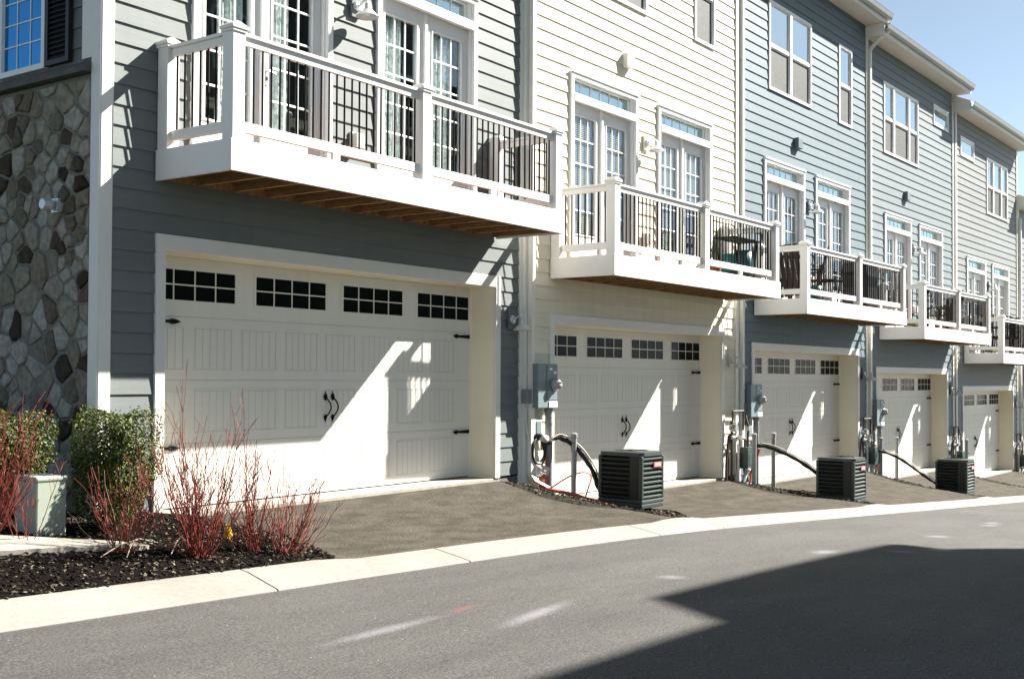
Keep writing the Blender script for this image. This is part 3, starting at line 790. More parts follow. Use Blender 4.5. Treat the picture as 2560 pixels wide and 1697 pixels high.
# stone veneer on the first house's side, each stone its own low relief, one part
def clip(poly, a, b):
    """keep the part of poly nearer to a than to b"""
    mx, my = (a[0]+b[0])/2, (a[1]+b[1])/2; nx, ny = b[0]-a[0], b[1]-a[1]; out = []
    for i in range(len(poly)):
        p, q = poly[i], poly[(i+1) % len(poly)]
        dp_, dq = (p[0]-mx)*nx+(p[1]-my)*ny, (q[0]-mx)*nx+(q[1]-my)*ny
        if dp_ <= 0: out.append(p)
        if dp_*dq < 0:
            t = dp_/(dp_-dq); out.append((p[0]+(q[0]-p[0])*t, p[1]+(q[1]-p[1])*t))
    return out
def stonework():
    y0, y1, z0, z1 = .10, 8.95, -.45, 3.80
    pts = []; tries = 0
    while tries < 15000:
        tries += 1
        p = (R.uniform(y0,y1), R.uniform(z0,z1)); d = R.choice([.065,.09,.13,.17,.22])
        if all((p[0]-q[0])**2+((p[1]-q[1])*.82)**2 > ((d+q[2])*.62)**2 for q in pts): pts.append((p[0],p[1],d))
    mb = MB(); tones = []
    for i, p in enumerate(pts):
        poly = [(y0,z0),(y1,z0),(y1,z1),(y0,z1)]
        for j, q in enumerate(pts):
            if i != j and abs(p[0]-q[0]) < .9 and abs(p[1]-q[1]) < .9:
                poly = clip(poly, p, q)
                if len(poly) < 3: break
        if len(poly) < 3: continue
        cx = sum(a for a,b in poly)/len(poly); cz = sum(b for a,b in poly)/len(poly)
        # round the corners, pull in for the mortar joint
        for it in range(1):
            n = []
            for k in range(len(poly)):
                a, b = poly[k], poly[(k+1)%len(poly)]
                n += [(a[0]*.92+b[0]*.08, a[1]*.92+b[1]*.08),(a[0]*.5+b[0]*.5+R.uniform(-.006,.006), a[1]*.5+b[1]*.5+R.uniform(-.006,.006)),(a[0]*.08+b[0]*.92, a[1]*.08+b[1]*.92)]
            poly = n
        rmin = min(math.hypot(a-cx,b-cz) for a,b in poly)
        sh = max(.6, 1-.010/max(rmin,.02))
        ring = lambda s, w: [((cx+(a-cx)*s+R.uniform(-w,w)), (cz+(b-cz)*s+R.uniform(-w,w))) for a,b in poly]
        h = R.uniform(.012,.042); X = -.56
        r0, r1, r2 = ring(sh,.003), ring(sh*.965,.004), ring(sh*.80,.006)
        n = len(poly); k = len(mb.v); tl = R.uniform(-.12,.12)
        mb.v += [(X-.004,a,b) for a,b in r0] + [(X-.006-h*.72-(a-cx)*tl,a,b) for a,b in r1] + [(X-.006-h-(a-cx)*tl+R.uniform(-.004,.004),a,b) for a,b in r2]
        tn = R.choice([.08,.30,.45,.55,.62,.68,.72,.78,.82,.88,.95]) + R.uniform(-.05,.05)
        for ring_i in range(2):
            for j in range(n):
                a = k+ring_i*n+j; b = k+ring_i*n+(j+1)%n
                mb.f.append((a,a+n,b+n,b)); mb.m.append(0); tones.append(tn)
        mb.f.append(tuple(k+2*n+j for j in range(n))[::-1]); mb.m.append(0); tones.append(tn)
    n0 = len(mb.f)
    mb.box(-.572,-.5605,y0,9.0,-.45,3.82,1); tones += [0]*6
    o = mb.build('stone_veneer', [M['stone'],M['mortar']], h1); set_tone(o, tones)
    for p in o.data.polygons: p.use_smooth = False
    l = MB(); l.prism([(-.66,3.83),(-.655,3.875),(-.56,3.95),(-.555,3.83)], 1, .1, 9.0); l.build('stone_ledge', M['ledge'], h1)
stonework()
sb = MB(); sb.box(-.592,-.5605,-.03,.098,-.45,9.5); sb.box(-.586,-.5605,.0985,.245,3.96,9.5); sb.build('corner_board', M['trim'], h1, bevel=.004)
w = MB()
def sideframe(mb, y0, y1, z0, z1, wd, xa, xb):
    mb.box(xa,xb,y0,y0+wd,z0,z1); mb.box(xa,xb,y1-wd,y1,z0,z1); mb.box(xa,xb,y0+wd,y1-wd,z0,z0+wd); mb.box(xa,xb,y0+wd,y1-wd,z1-wd,z1)
sideframe(w, .775, 1.50, 3.965, 5.72, .05, -.605, -.54)
w.box(-.590,-.545,.825,1.45,4.82,4.87)
for k in (1,2): w.box(-.578,-.572,.825+.625*k/3-.006,.825+.625*k/3+.006,4.016,5.67)
for zz in (4.24,4.44,4.64,5.05,5.25,5.46): w.box(-.5775,-.5725,.825,1.45,zz-.006,zz+.006)
wo = w.build('window', M['vinyl'], h1)
w = MB(); w.box(-.571,-.567,.8255,1.4495,4.0155,5.6695); w.build('pane', M['sideglass'], wo)
w = MB(); sideframe(w, .40, .755, 3.97, 5.72, .045, -.615, -.575)
zz = 4.03
while zz < 5.66:
    w.prism([(-.583,zz),(-.610,zz-.008),(-.606,zz+.0),(-.583,zz+.035)], 1, .4455, .7095); zz += .045
w.build('shutter', M['shutter'], h1)
s = MB(); s.box(-.64,-.61,.48,.58,2.66,2.78); s.lathe([(0,.0),(.05,.0),(.055,.05),(.05,.12),(.0,.13)], (-.65,.53,2.72), 14, axis='x')
s.lathe([(0,-.10),(.045,-.10),(.055,-.03),(.04,.0),(0,.0)], (-.66,.53,2.72), 14, axis='x')
s.build('flood_lamp', M['lamp'], h1, smooth=False)

# curtains of the first house
Z1 = 3.35
for a, b, ph, lab in ((.80,1.13,0,'lace curtain behind the leftmost glazed door of the grey end house'),
                  (1.42,1.72,1.1,'narrow lace curtain in the second glazed door of the grey end house'),
                  (3.10,3.48,2.0,'lace curtain in the third glazed door, right of the upper wall lamp'),
                  (3.98,4.38,3.1,'lace curtain behind the rightmost glazed door of the grey end house')):
    curtain(h1, 1, a, b, Z1, 5.40, lab, ph)

# ------------------------------------------------------------------ electric meters (parts of their house)
def meter(root, x, z, down=True):
    b = MB(); b.box(x,x+.44,-.19,-.02,z,z+.57); o = b.build('meter_box', M['meter'], root, bevel=.008)
    f = MB(); f.box(x+.195,x+.432,-.196,-.1905,z+.10,z+.56); f.build('cover_plate', M['meter'], o, bevel=.003)
    f = MB(); f.box(x+.24,x+.43,-.199,-.1965,z+.005,z+.085); f.build('sticker', M['sticker'], o)
    f = MB(); f.box(x+.25,x+.31,-.1985,-.1965,z+.49,z+.515); f.box(x+.35,x+.40,-.1985,-.1965,z+.44,z+.475); f.build('sticker', M['sticker'], o)
    d = MB(); d.lathe([(.082,0),(.086,.02),(.082,.03),(.066,.035),(.064,.07),(.055,.088),(0,.092)], (x+.36,-.197,z+.30), 20, axis='y'); d.build('meter_dial', M['meterglass'], o, smooth=True)
    d = MB(); d.box(x+.335,x+.385,-.293,-.286,z+.26,z+.285); d.box(x+.33,x+.39,-.292,-.282,z+.315,z+.335); d.build('meter_face', M['black'], o)
    p = MB(); p.tube([(x+.36,-.11,z-.001),(x+.36,-.11,-.25)], .05, 14); p.tube([(x+.36,-.11,z-.06),(x+.36,-.11,z-.001)], .058, 14); p.tube([(x+.36,-.11,z-.22),(x+.36,-.11,z-.19)], .055, 14)
    p.build('conduit', M['conduit'], root, smooth=False)
    e = MB(); e.box(x-.12,x-.02,-.11,-.02,z+.06,z+.24); e.build('cable_box', M['conduit'], root, bevel=.006)
    e = MB(); e.box(x+.05,x+.21,-.11,-.021,z-.40,z-.14); e.box(x+.075,x+.185,-.118,-.1105,z-.33,z-.17,1); e.build('disconnect_box', [M['pvcw'], M['meter']], root, bevel=.006)
    c = MB(); c.tube([(x-.07,-.07,z+.06),(x-.09,-.06,z-.05),(x-.06,-.06,z-.3),(x-.03,-.08,z-.42),(x+.03,-.07,z-.48)], .008, 6)
    c.tube([(x+.22,-.06,z-.02),(x+.23,-.06,z-.25),(x+.20,-.07,z-.40),(x+.13,-.08,z-.47)], .012, 6); c.tube([(x+.28,-.05,z-.001),(x+.28,-.05,z-.55)], .016, 8)
    c.build('service_cable', M['pvcw'], root)
meter(h2, -.50, 1.27)
meter(h3, -.37, 1.20); meter(h4, -.40, 1.22)

def W(i, x, y, z):
    h = HS[i]; c, s = math.cos(h[3]), math.sin(h[3]); return (h[0]+c*x-s*y, h[1]+s*x+c*y, h[2]+z)

# black cable coil hanging on the cream house
cm = MB()
for k in range(3):
    c0 = W(2, -.37, -.10-.012*k, .72)
    cm.tube([(c0[0]+(.135+.008*k)*math.cos(a), c0[1]+.01*math.sin(3*a+k), c0[2]+(.155+.006*k)*math.sin(a)) for a in [2*math.pi*j/28 for j in range(29)]], .014, 7, cap=False)
cm.tube([W(2,-.44,-.10,.58),W(2,-.40,-.11,.50),W(2,-.30,-.12,.52),W(2,-.27,-.10,.60)], .013, 6)
tag(cm.build('cable_coil', M['black'], smooth=True), 'coil of black cable hanging below the meter box of the cream house', 'cable')
jb = MB(); jb.tube([W(2,-.46,-.08,.90),W(2,-.34,-.13,.92),W(2,-.335,-.132,.915)], .035, 8); jb.tube([W(2,-.36,-.12,.905),W(2,-.24,-.14,.86)], .05, 10, 1)
tag(jb.build('pipe_fitting', [M['black'], M['pvcw']], smooth=True), 'white pipe fitting with a black end just above the black cable coil', 'pipe')
jb = MB(); jb.tube([W(2,-.44,-.10,.50),W(2,-.20,-.12,.46)], .055, 10, 0); jb.tube([W(2,-.43,-.10,.445),W(2,-.21,-.12,.415)], .05, 8, 0)
tag(jb.build('pipe_fitting', M['pvcw'], smooth=True), 'cream pipe fitting between the black cable coil and the orange conduit', 'pipe')
# orange conduit and loose orange cable by the first condenser
oc = MB(); oc.tube([W(2,-.30,-.12,.42),W(2,-.31,-.13,.2),W(2,-.33,-.14,-.02)], .045, 9); oc.tube([W(2,-.22,-.13,.66),W(2,-.23,-.15,.3),W(2,-.27,-.16,-.02)], .014, 7)
tag(oc.build('conduit', M['rust'], smooth=True), 'orange conduit rising from the ground below the white pipe fittings', 'conduit')
ca = MB()
def spl(P, n=8):
    P = [Vector(p) for p in P]; out = []
    for i in range(len(P)-1):
        a, b, c, d = P[max(i-1,0)], P[i], P[i+1], P[min(i+2,len(P)-1)]
        for k in range(n):
            t = k/n; out.append(.5*((2*b)+(c-a)*t+(2*a-5*b+4*c-d)*t*t+(3*b-a-3*c+d)*t**3))
    out.append(P[-1]); return out
gz = lambda x, y, d=.02: (x, y, G(x,y)+d)
p1 = W(2,-.28,-.18,.0)
ca.tube(spl([W(2,-.30,-.16,.18),W(2,.02,-.30,.36),W(2,.22,-.42,.42),W(2,.33,-.47,.36),W(2,.2,-.5,.2),gz(12.45,8.3,.03)]), .010, 6)
ca.tube(spl([gz(12.1,8.62,.05),gz(12.25,8.4,.10),gz(12.4,8.15,.08),gz(12.6,7.9,.04)]), .018, 6)
ca.tube(spl([gz(12.05,8.6,.05),gz(12.2,8.32,.08),gz(12.35,8.05,.10),gz(12.58,7.84,.03)]), .016, 6)
ca.tube(spl([gz(12.1,8.55,.07),gz(12.3,8.25,.12),gz(12.45,8.0,.06),gz(12.6,7.76,.03)]), .015, 6)
tag(ca.build('cable', M['cable'], smooth=True), 'loose orange cable looping over the ground beside the nearest condenser', 'cable')

# insulated refrigerant lines arching from the walls to the condensers
def hose(pts, label, r=.034):
    mb = MB(); P = spl(pts, 10); rr = [r*(1+.25*math.sin(k*.9)*math.sin(k*.37)) for k in range(len(P))]
    mb.tube(P, rr, 9); mb.tube([p+Vector((.02,-.03,.035)) for p in P[2:]], .010, 6, 1)  # second tube: painted highlight along the sunward side
    tag(mb.build('refrigerant_hose', [M['hose'], M['hosehl']], smooth=True), label, 'hose', 'insulated hoses to the condensers')
# ------------------------------------------------------------------ air-conditioning condensers
def condenser(x, y, z, label, h=.66, w=.56, d=.66, rz=0):
    root = empty('air_conditioner', (x,y,z), rz); tag(root, label, 'air conditioner', 'condensers between the driveways')
    b = MB(); b.box(.045,w-.045,.045,d-.045,.03,h-.05,0); b.build('core', M['accore'], root)
    b = MB(); b.box(.0,w,.0,d,.0,.05); 
    b.box(.004,w-.004,.004,d-.004,-.06,-.0005)
    b.build('base', M['actrim'], root, bevel=.012)
    for sx in (0,1):
        for sy in (0,1):
            p = MB(); q = .075 if not (sx == 0 and sy == 0) else .075
            xa = 0 if sx == 0 else w-.05; ya = 0 if sy == 0 else d-.05
            p.box(xa,xa+.05,ya,ya+.05,.051,h-.06)
            p.build('corner_post', M['actrim'], root, bevel=.014)
    fill = MB(); fill.box(.008,.02,.051,.19,.051,h-.06); fill.build('service_panel', M['acshade'], root)
    n = 9
    for k in range(n):
        zz = .05+(h-.12)*(k+.55)/n
        for (xa,xb,ya,yb,name,mm) in ((.051,w-.051,.0,.04,'louver','actrim'),(.051,w-.051,d-.04,d,'louver','actrim')):
            l = MB(); s = 1 if ya == 0 else -1; y0 = ya if s == 1 else yb
            l.prism([(y0,zz-.010),(y0,zz+.006),(y0+s*.035,zz+.024),(y0+s*.035,zz+.014)], 0, xa, xb); l.build(name, M[mm], root)
        for s, x0 in ((1,.0),(-1,w)):
            l = MB(); l.prism([(x0,zz-.010),(x0,zz+.006),(x0+s*.035,zz+.024),(x0+s*.035,zz+.014)], 1, .051 if s < 0 else .191, d-.051); l.build('louver', M['acshade'], root)  # side louvers take the darker colour with the shade painted in
    t = MB(); o_ = [(.0,.04),(.04,.0),(w-.04,.0),(w,.04),(w,d-.04),(w-.04,d),(.04,d),(.0,d-.04)]
    c = (w/2, d/2); rr = .225; n = 32
    for k in range(n):
        a0, a1 = 2*math.pi*k/n, 2*math.pi*(k+1)/n
        def outer(a):
            dx, dy = math.cos(a), math.sin(a); s = min((w/2)/abs(dx) if abs(dx) > 1e-6 else 9, (d/2)/abs(dy) if abs(dy) > 1e-6 else 9); s = min(s, .395)
            return (c[0]+dx*s, c[1]+dy*s)
        p0, p1 = outer(a0), outer(a1); q0 = (c[0]+rr*math.cos(a0), c[1]+rr*math.sin(a0)); q1 = (c[0]+rr*math.cos(a1), c[1]+rr*math.sin(a1))
        t.face([(*p0,h-.012),(*p1,h-.012),(*q1,h),(*q0,h)]); t.face([(*p0,h-.06),(*p1,h-.06),(*p1,h-.012),(*p0,h-.012)]); t.face([(*q0,h),(*q1,h),(*q1,h-.05),(*q0,h-.05)])
    t.build('top_cover', M['actrim'], root)
    g = MB()
    for k in range(6):
        r = .03+k*.037; g.tube([(c[0]+r*math.cos(a), c[1]+r*math.sin(a), h-.004) for a in [2*math.pi*j/24 for j in range(25)]], .003, 5, cap=False)
    for k in range(8): 
        a = k*math.pi/4; g.tube([c+(h-.004,), (c[0]+rr*math.cos(a), c[1]+rr*math.sin(a), h-.004)], .003, 5)
    g.build('fan_grille', M['black'], root)
    bd = MB(); bd.box(w*.50,w*.84,-.012,-.001,h*.69,h*.79,0)
    for q in (.715,.74,.765): bd.box(w*.54,w*.80,-.0135,-.0121,h*q-.003,h*q+.003,1)
    bd.build('badge', [M['red'], M['white']], root)
condenser(12.60, 7.50, -1.59, 'nearest dark green condenser, in front of the cream house')
condenser(18.45, 6.97, -1.98, 'second dark green condenser, in front of the blue grey house', h=.69)
condenser(24.9, 7.0, -2.36, 'third dark green condenser, farthest down the row', h=.70)
hose([W(2,-.22,-.14,.82),W(2,-.02,-.20,.88),W(2,.15,-.38,.72),W(2,.27,-.52,.46),W(2,.30,-.62,.2),(12.72,8.14,-1.50)], 'black insulated hose arching from the cream house to the nearest condenser')
hose([W(3,-.30,-.25,.72),W(3,-.12,-.5,.66),W(3,.05,-.9,.45),W(3,.1,-1.25,.2),(18.62,7.62,-1.84)], 'black insulated hose reaching the second condenser from the pipes beside the cream house')
hose([W(4,-.45,-.25,.70),W(4,-.25,-.6,.55),W(4,-.1,-1.0,.25),W(4,.0,-1.25,.06),(25.2,7.64,-2.25)], 'thin black hose sagging down to the third condenser', .026)

# upright plastic posts
def post(x, y, zt_, label, ring=True, r=.038):
    z0 = G(x, y)-.05; m = MB(); h = zt_-z0
    m.lathe([(r,-.0),(r,h-.06),(r+.008,h-.06),(r+.008,h-.012),(r*.6,h),(0,h)], (0,0,0), 16)
    o = empty('vent_post', (x,y,z0)); m.build('post', M['pvc'], o)
    if ring:
        k = MB(); k.tube([(-.03,-.03,h-.13),(-.09,-.04,h-.12),(-.125,-.04,h-.17),(-.10,-.04,h-.24),(-.03,-.03,h-.25)], .005, 5); k.build('wire_hook', M['iron'], o)
    tag(o, label, 'post', 'plastic posts by the garage doors')
post(12.58, 8.52, -.72, 'grey plastic post standing between the nearest condenser and the cream house')
post(18.15, 8.6, -.925, 'plastic post against the gas pipes, left of the blue grey garage door', False)
post(18.92, 8.6, -.94, 'plastic post with a wire hook in front of the blue grey garage door')
post(24.75, 8.76, -1.25, 'left one of two posts before the pale grey garage door', False)
post(25.75, 8.76, -1.28, 'right one of two posts before the pale grey garage door', False)
post(30.9, 8.7, -1.53, 'plastic post rising behind the third condenser', False)

# gas meters with their pipework
def gas(x, y, z, label):
    o = empty('gas_meter', (x,y,z)); tag(o, label, 'gas meter', 'gas meters between the garage doors')
    b = MB(); b.box(.10,.34,-.20,-.03,.30,.62); b.box(.14,.30,-.205,-.2005,.36,.55); b.box(.12,.32,-.19,-.04,.6205,.66); b.build('meter_body', M['gasmeter'], o, bevel=.02)
    p = MB()
    p.tube([(-.28,-.08,0),(-.28,-.08,.95),(-.28,-.08,1.12)], .022, 8); p.tube([(-.28,-.08,.85),(-.05,-.1,.83),(.16,-.11,.80),(.16,-.11,.66)], .018, 8)
    p.tube([(-.24,-.08,1.28),(.16,-.08,1.28),(.16,-.08,.95)], .018, 8); p.tube([(-.24,-.08,1.28),(-.24,-.08,.9)], .018, 8)
    p.tube([(.28,-.11,.66),(.28,-.11,1.05),(.30,-.06,1.2)], .020, 8); p.tube([(-.45,-.06,0),(-.44,-.07,.5),(-.36,-.07,.88)], .022, 7); p.tube([(-.38,-.05,0),(-.35,-.06,.6),(-.30,-.06,.9)], .018, 7)
    p.build('gas_pipe', M['pipe'], o)
    v = MB()
    v.lathe([(0,-.06),(.06,-.06),(.075,0),(.06,.06),(0,.06)], (-.28,-.12,1.0), 12, axis='y'); v.build('regulator', M['galv'], o); v = MB(); v.lathe([(0,-.03),(.045,-.03),(.045,.03),(0,.03)], (-.05,-.12,.83), 10, axis='y')
    v.build('regulator', M['galv'], o); v = MB(); v.tube([(-.33,-.1,.84),(-.22,-.1,.84)], .035, 8); v.build('valve', M['galv'], o)
    v = MB(); v.lathe([(0,-.03),(.05,-.03),(.05,.03),(0,.03)], (.28,-.12,.98), 10, axis='y'); v.build('valve', M['galv'], o)
    w_ = MB(); w_.tube([(.02,-.06,.0),(.03,-.06,.5),(.0,-.06,.72)], .020, 8); w_.tube([(.10,-.08,.0),(.18,-.1,.14),(.26,-.1,.24)], .035, 8); w_.box(-.1,.3,-.2,-.06,-.02,.05)
    w_.build('drain_pipe', M['pvcw'], o)
    r_ = MB(); r_.tube([(.36,-.12,0),(.37,-.12,.2),(.44,-.25,.62)], .022, 7); r_.build('orange_pipe', M['rust'], o)
gas(18.02, 8.90, -1.83, 'dark gas meter with pipes beside the cream garage door')
gas(24.35, 8.98, -2.12, 'gas meter with pipes beside the blue grey garage door')
gas(30.72, 8.98, -2.5, 'gas pipes behind the third condenser, beside the pale grey garage door')
gas(37.05, 8.98, -2.9, 'gas pipes at the far end beside the light grey garage door')

# ------------------------------------------------------------------ things on the balconies
def bal_pt(i, x, y): 
    h = HS[i]; return W(i, x, y, 3.27+h[4])
def table(i, x, y, label, w=.95, d=.42, hgt=.66):
    o = empty('table', bal_pt(i,x,y), HS[i][3]); tag(o, label, 'table')
    m = MB(); m.box(-w/2,w/2,-d/2,d/2,hgt-.02,hgt); m.build('tabletop', M['iron'], o, bevel=.005)
    for sx in (-1,1):
        for sy in (-1,1):
            m = MB(); m.tube([(sx*(w/2-.06),sy*(d/2-.05),hgt-.021),(sx*(w/2-.16)*.9,sy*(d/2-.05),.0)], .012, 6); m.build('leg', M['iron'], o)
def adirondack(i, x, y, rz, label, m_='dkwood'):
    o = empty('chair', bal_pt(i,x,y), rz+HS[i][3]); tag(o, label, 'chair', 'dark chairs on the balconies')
    m = MB()
    for k in range(6): 
        a = -.27+k*.09
        m.box(a,a+.075,.2,.2225,.0,.78-.012*(k-2.5)**2)
    b = m.build('backrest', M[m_], o); b.location = (0,.0,.30); b.rotation_euler = (rad(-16),0,0)
    m = MB()
    for k in range(5): m.box(-.26,.26,-.3+k*.1,-.3+k*.1+.085,.36,.38)
    m.build('seat', M[m_], o)
    for s in (-1,1):
        m = MB(); m.box(s*.29-.02,s*.29+.02,-.3,-.25,0,.54); m.build('leg', M[m_], o)
        m = MB(); m.box(s*.29-.02,s*.29+.02,.22,.27,0,.54); m.build('leg', M[m_], o)
        m = MB(); m.box(s*.30-.05,s*.30+.05,-.34,.34,.5405,.562); m.build('armrest', M[m_], o)
def slat_chair(i, x, y, rz, label):
    """folded slatted chair leaning on the rail"""
    o = empty('folded_chair', bal_pt(i,x,y), rz+HS[i][3]); tag(o, label, 'chair', 'dark chairs on the balconies')
    m = MB()
    for k in range(6): m.box(-.27+k*.093,-.27+k*.093+.078,-.012,.012,.03,.95)
    b = m.build('backrest', M['dkwood'], o); b.rotation_euler = (0,rad(-9),0)
    m = MB(); m.box(-.29,.29,.013,.035,.2,.27); m.box(-.29,.29,.013,.035,.7,.77); m.build('frame', M['dkwood'], o)
def potted(i, x, y, label, n=14, hgt=.45, m_='terracotta', spread=.25):
    o = empty('potted_plant', bal_pt(i,x,y)); tag(o, label, 'plant')
    m = MB(); m.lathe([(0,.0),(.09,.0),(.13,.2),(.145,.2),(.145,.24),(.12,.24),(.11,.18),(0,.18)], (0,0,0), 16); m.build('pot', M[m_], o, smooth=False)
    m = MB()
    for k in range(n):
        a = R.uniform(0,6.28); s = spread*R.uniform(.3,1); h = hgt*R.uniform(.6,1)
        c, d = math.cos(a), math.sin(a); w_ = .014
        pts = [(c*s*t**1.6, d*s*t**1.6, .2+h*t) for t in (0,.35,.7,1)]
        for p, q, wa, wb in zip(pts[:-1], pts[1:], (w_,w_*.9,w_*.6), (w_*.9,w_*.6,.001)):
            m.face([(p[0]-d*wa,p[1]+c*wa,p[2]),(p[0]+d*wa,p[1]-c*wa,p[2]),(q[0]+d*wb,q[1]-c*wb,q[2]),(q[0]-d*wb,q[1]+c*wb,q[2])])
    m.build('leaves', M['leafdk'], o)
def lattice_chair(i, x, y, rz, label):
    o = empty('chair', bal_pt(i,x,y), rz+HS[i][3]); tag(o, label, 'chair', 'dark chairs on the balconies')
    m = MB()
    for k in range(5): m.box(-.24+k*.115,-.24+k*.115+.02,.22,.235,.4,1.0)
    for k in range(5): m.box(-.25,.25,.2355,.25,.45+k*.13,.47+k*.13)
    m.build('backrest', M['iron'], o)
    m = MB(); m.box(-.25,.25,-.25,.25,.40,.43); m.build('seat', M['iron'], o)
    for sx in (-1,1):
        for sy in (-1,1):
            m = MB(); m.tube([(sx*.22,sy*.22,.399),(sx*.24,sy*.25,0)], .014, 6); m.build('leg', M['iron'], o)
table(2, 4.72, -.48, 'narrow black table on the cream house balcony')
potted(2, 3.84, -.50, 'spiky potted plant on the cream house balcony', 12, .55, 'terracotta', .3)
for x, hh, lb in ((4.55,.40,'short teal glazed planter under the black balcony table'),(5.0,.50,'tall teal glazed planter at the right end of the cream house balcony')):
    m = MB(); p = bal_pt(2,x,-.45); m.lathe([(0,0),(.13,0),(.17,hh*.5),(.15,hh),(.13,hh),(.14,hh*.6),(0,hh*.6)], p, 16)
    tag(m.build('planter', M['pot'], smooth=True), lb, 'planter', 'planters on the cream house balcony')
m = MB(); p = W(2,1.55,-.14,3.27); 
m.box(p[0]-.3,p[0]+.25,p[1]-.12,p[1]+.1,p[2]+.0,p[2]+.035); m.box(p[0]-.28,p[0]+.22,p[1]-.125,p[1]-.121,p[2]+.035,p[2]+.05)
tag(m.build('door_mat', M['dkwood']), 'small brown doormat on the cream house balcony', 'mat')
slat_chair(3, .42, -.55, rad(-50), 'dark brown slatted chair folded against the left rail of the blue grey house balcony')
adirondack(3, 1.35, -.45, rad(200), 'dark slatted armchair behind the left bay of the blue grey house balcony', 'dkwood')
table(3, 2.25, -.50, 'low black table on the blue grey house balcony', .6, .4, .45)
m = MB(); p = bal_pt(3,.95,-.8); m.lathe([(0,0),(.1,0),(.13,.1),(.12,.24),(.1,.24),(0,.15)], p, 14); tag(m.build('planter', M['pot'], smooth=True), 'small teal pot at the left rail of the blue grey house balcony', 'planter')
# covered grill
go = empty('grill', bal_pt(3,4.0,-.5)); tag(go, 'bulky black covered grill in the right bay of the blue grey house balcony', 'grill')
m = MB()
prof = [(-.36,.0),(-.33,.45),(-.40,.78),(-.36,.98),(-.18,1.06),(.16,1.06),(.30,.97),(.34,.78),(.30,.4),(.33,0)]
m.prism([(a,b*.92) for a,b in prof], 1, -.26, .26); m.build('cover', M['black'], go, bevel=.05)
m = MB(); m.box(-.55,-.36,-.15,.15,.66,.69); m.build('side_shelf', M['iron'], go)
# plant stand on the fourth balcony
po = empty('plant_stand', bal_pt(4,.62,-.45)); tag(po, 'thin black plant stand at the left end of the pale grey house balcony', 'plant stand')
m = MB(); m.tube([(0,0,.0),(0,0,1.05)], .012, 6); m.tube([(-.16,0,.02),(.16,0,.02)], .012, 6); m.tube([(0,-.16,.02),(0,.16,.02)], .012, 6)
for zz in (.45,.62,.8): m.tube([(-.12,0,zz+.02),(-.06,0,zz),(.06,0,zz),(.12,0,zz+.02)], .006, 5)
m.build('stand', M['iron'], po)
m = MB(); m.lathe([(0,.02),(.05,.03),(.08,.12),(.06,.22),(.05,.30),(.03,.33),(0,.34)], (0,0,0), 12); m.lathe([(0,.0),(.05,.01),(.055,.05),(.03,.09),(0,.1)], (.05,0,.30), 10); m.build('ornament', M['conduit'], po, smooth=True)
m = MB(); p = bal_pt(4,.50,-.66); m.box(p[0]-.1,p[0]+.45,p[1]-.1,p[1]+.1,p[2],p[2]+.10); tag(m.build('planter', M['planter'], bevel=.008), 'olive green planter box beneath the side rail of the pale grey house balcony', 'planter')
ob = empty('wind_spinner', bal_pt(4,2.0,-.5)); tag(ob, 'slim dark garden ornament in the left bay of the pale grey house balcony', 'ornament')
m = MB(); m.tube([(0,0,0),(0,0,.85)], .015, 6)
for k in range(6): m.tube([(.10*math.cos(k),.10*math.sin(k),.2+k*.11),(-.10*math.cos(k),-.10*math.sin(k),.24+k*.11)], .012, 5)
m.lathe([(0,.78),(.06,.82),(.07,.88),(.04,.95),(0,.97)], (0,0,0), 10); m.build('spinner', M['iron'], ob)
adirondack(4, 3.45, -.45, rad(170), 'dark slatted armchair in the right bay of the pale grey house balcony')
potted(4, 2.95, -.5, 'small potted shrub behind the middle post of the pale grey house balcony', 16, .5, 'terracotta', .2)
lattice_chair(5, .75, -.55, rad(70), 'black lattice backed chair at the left end of the light grey house balcony')
for k, xx in enumerate((1.35,1.9,2.4)):
    lattice_chair(5, xx, -.55, rad(160+25*k), ['first black lattice chair behind the front rail of the light grey house balcony','second black lattice chair, at the middle of the light grey house balcony','third black lattice chair, right of the middle of the light grey house balcony'][k])
table(5, 1.65, -.5, 'black table among the lattice chairs on the light grey house balcony', 1.1, .5, .70)
m = MB(); p = bal_pt(5,.45,-.62); m.box(p[0]-.2,p[0]+.3,p[1]-.1,p[1]+.1,p[2],p[2]+.10); tag(m.build('planter', M['planter'], bevel=.008), 'olive planter box at the left end of the light grey house balcony', 'planter')

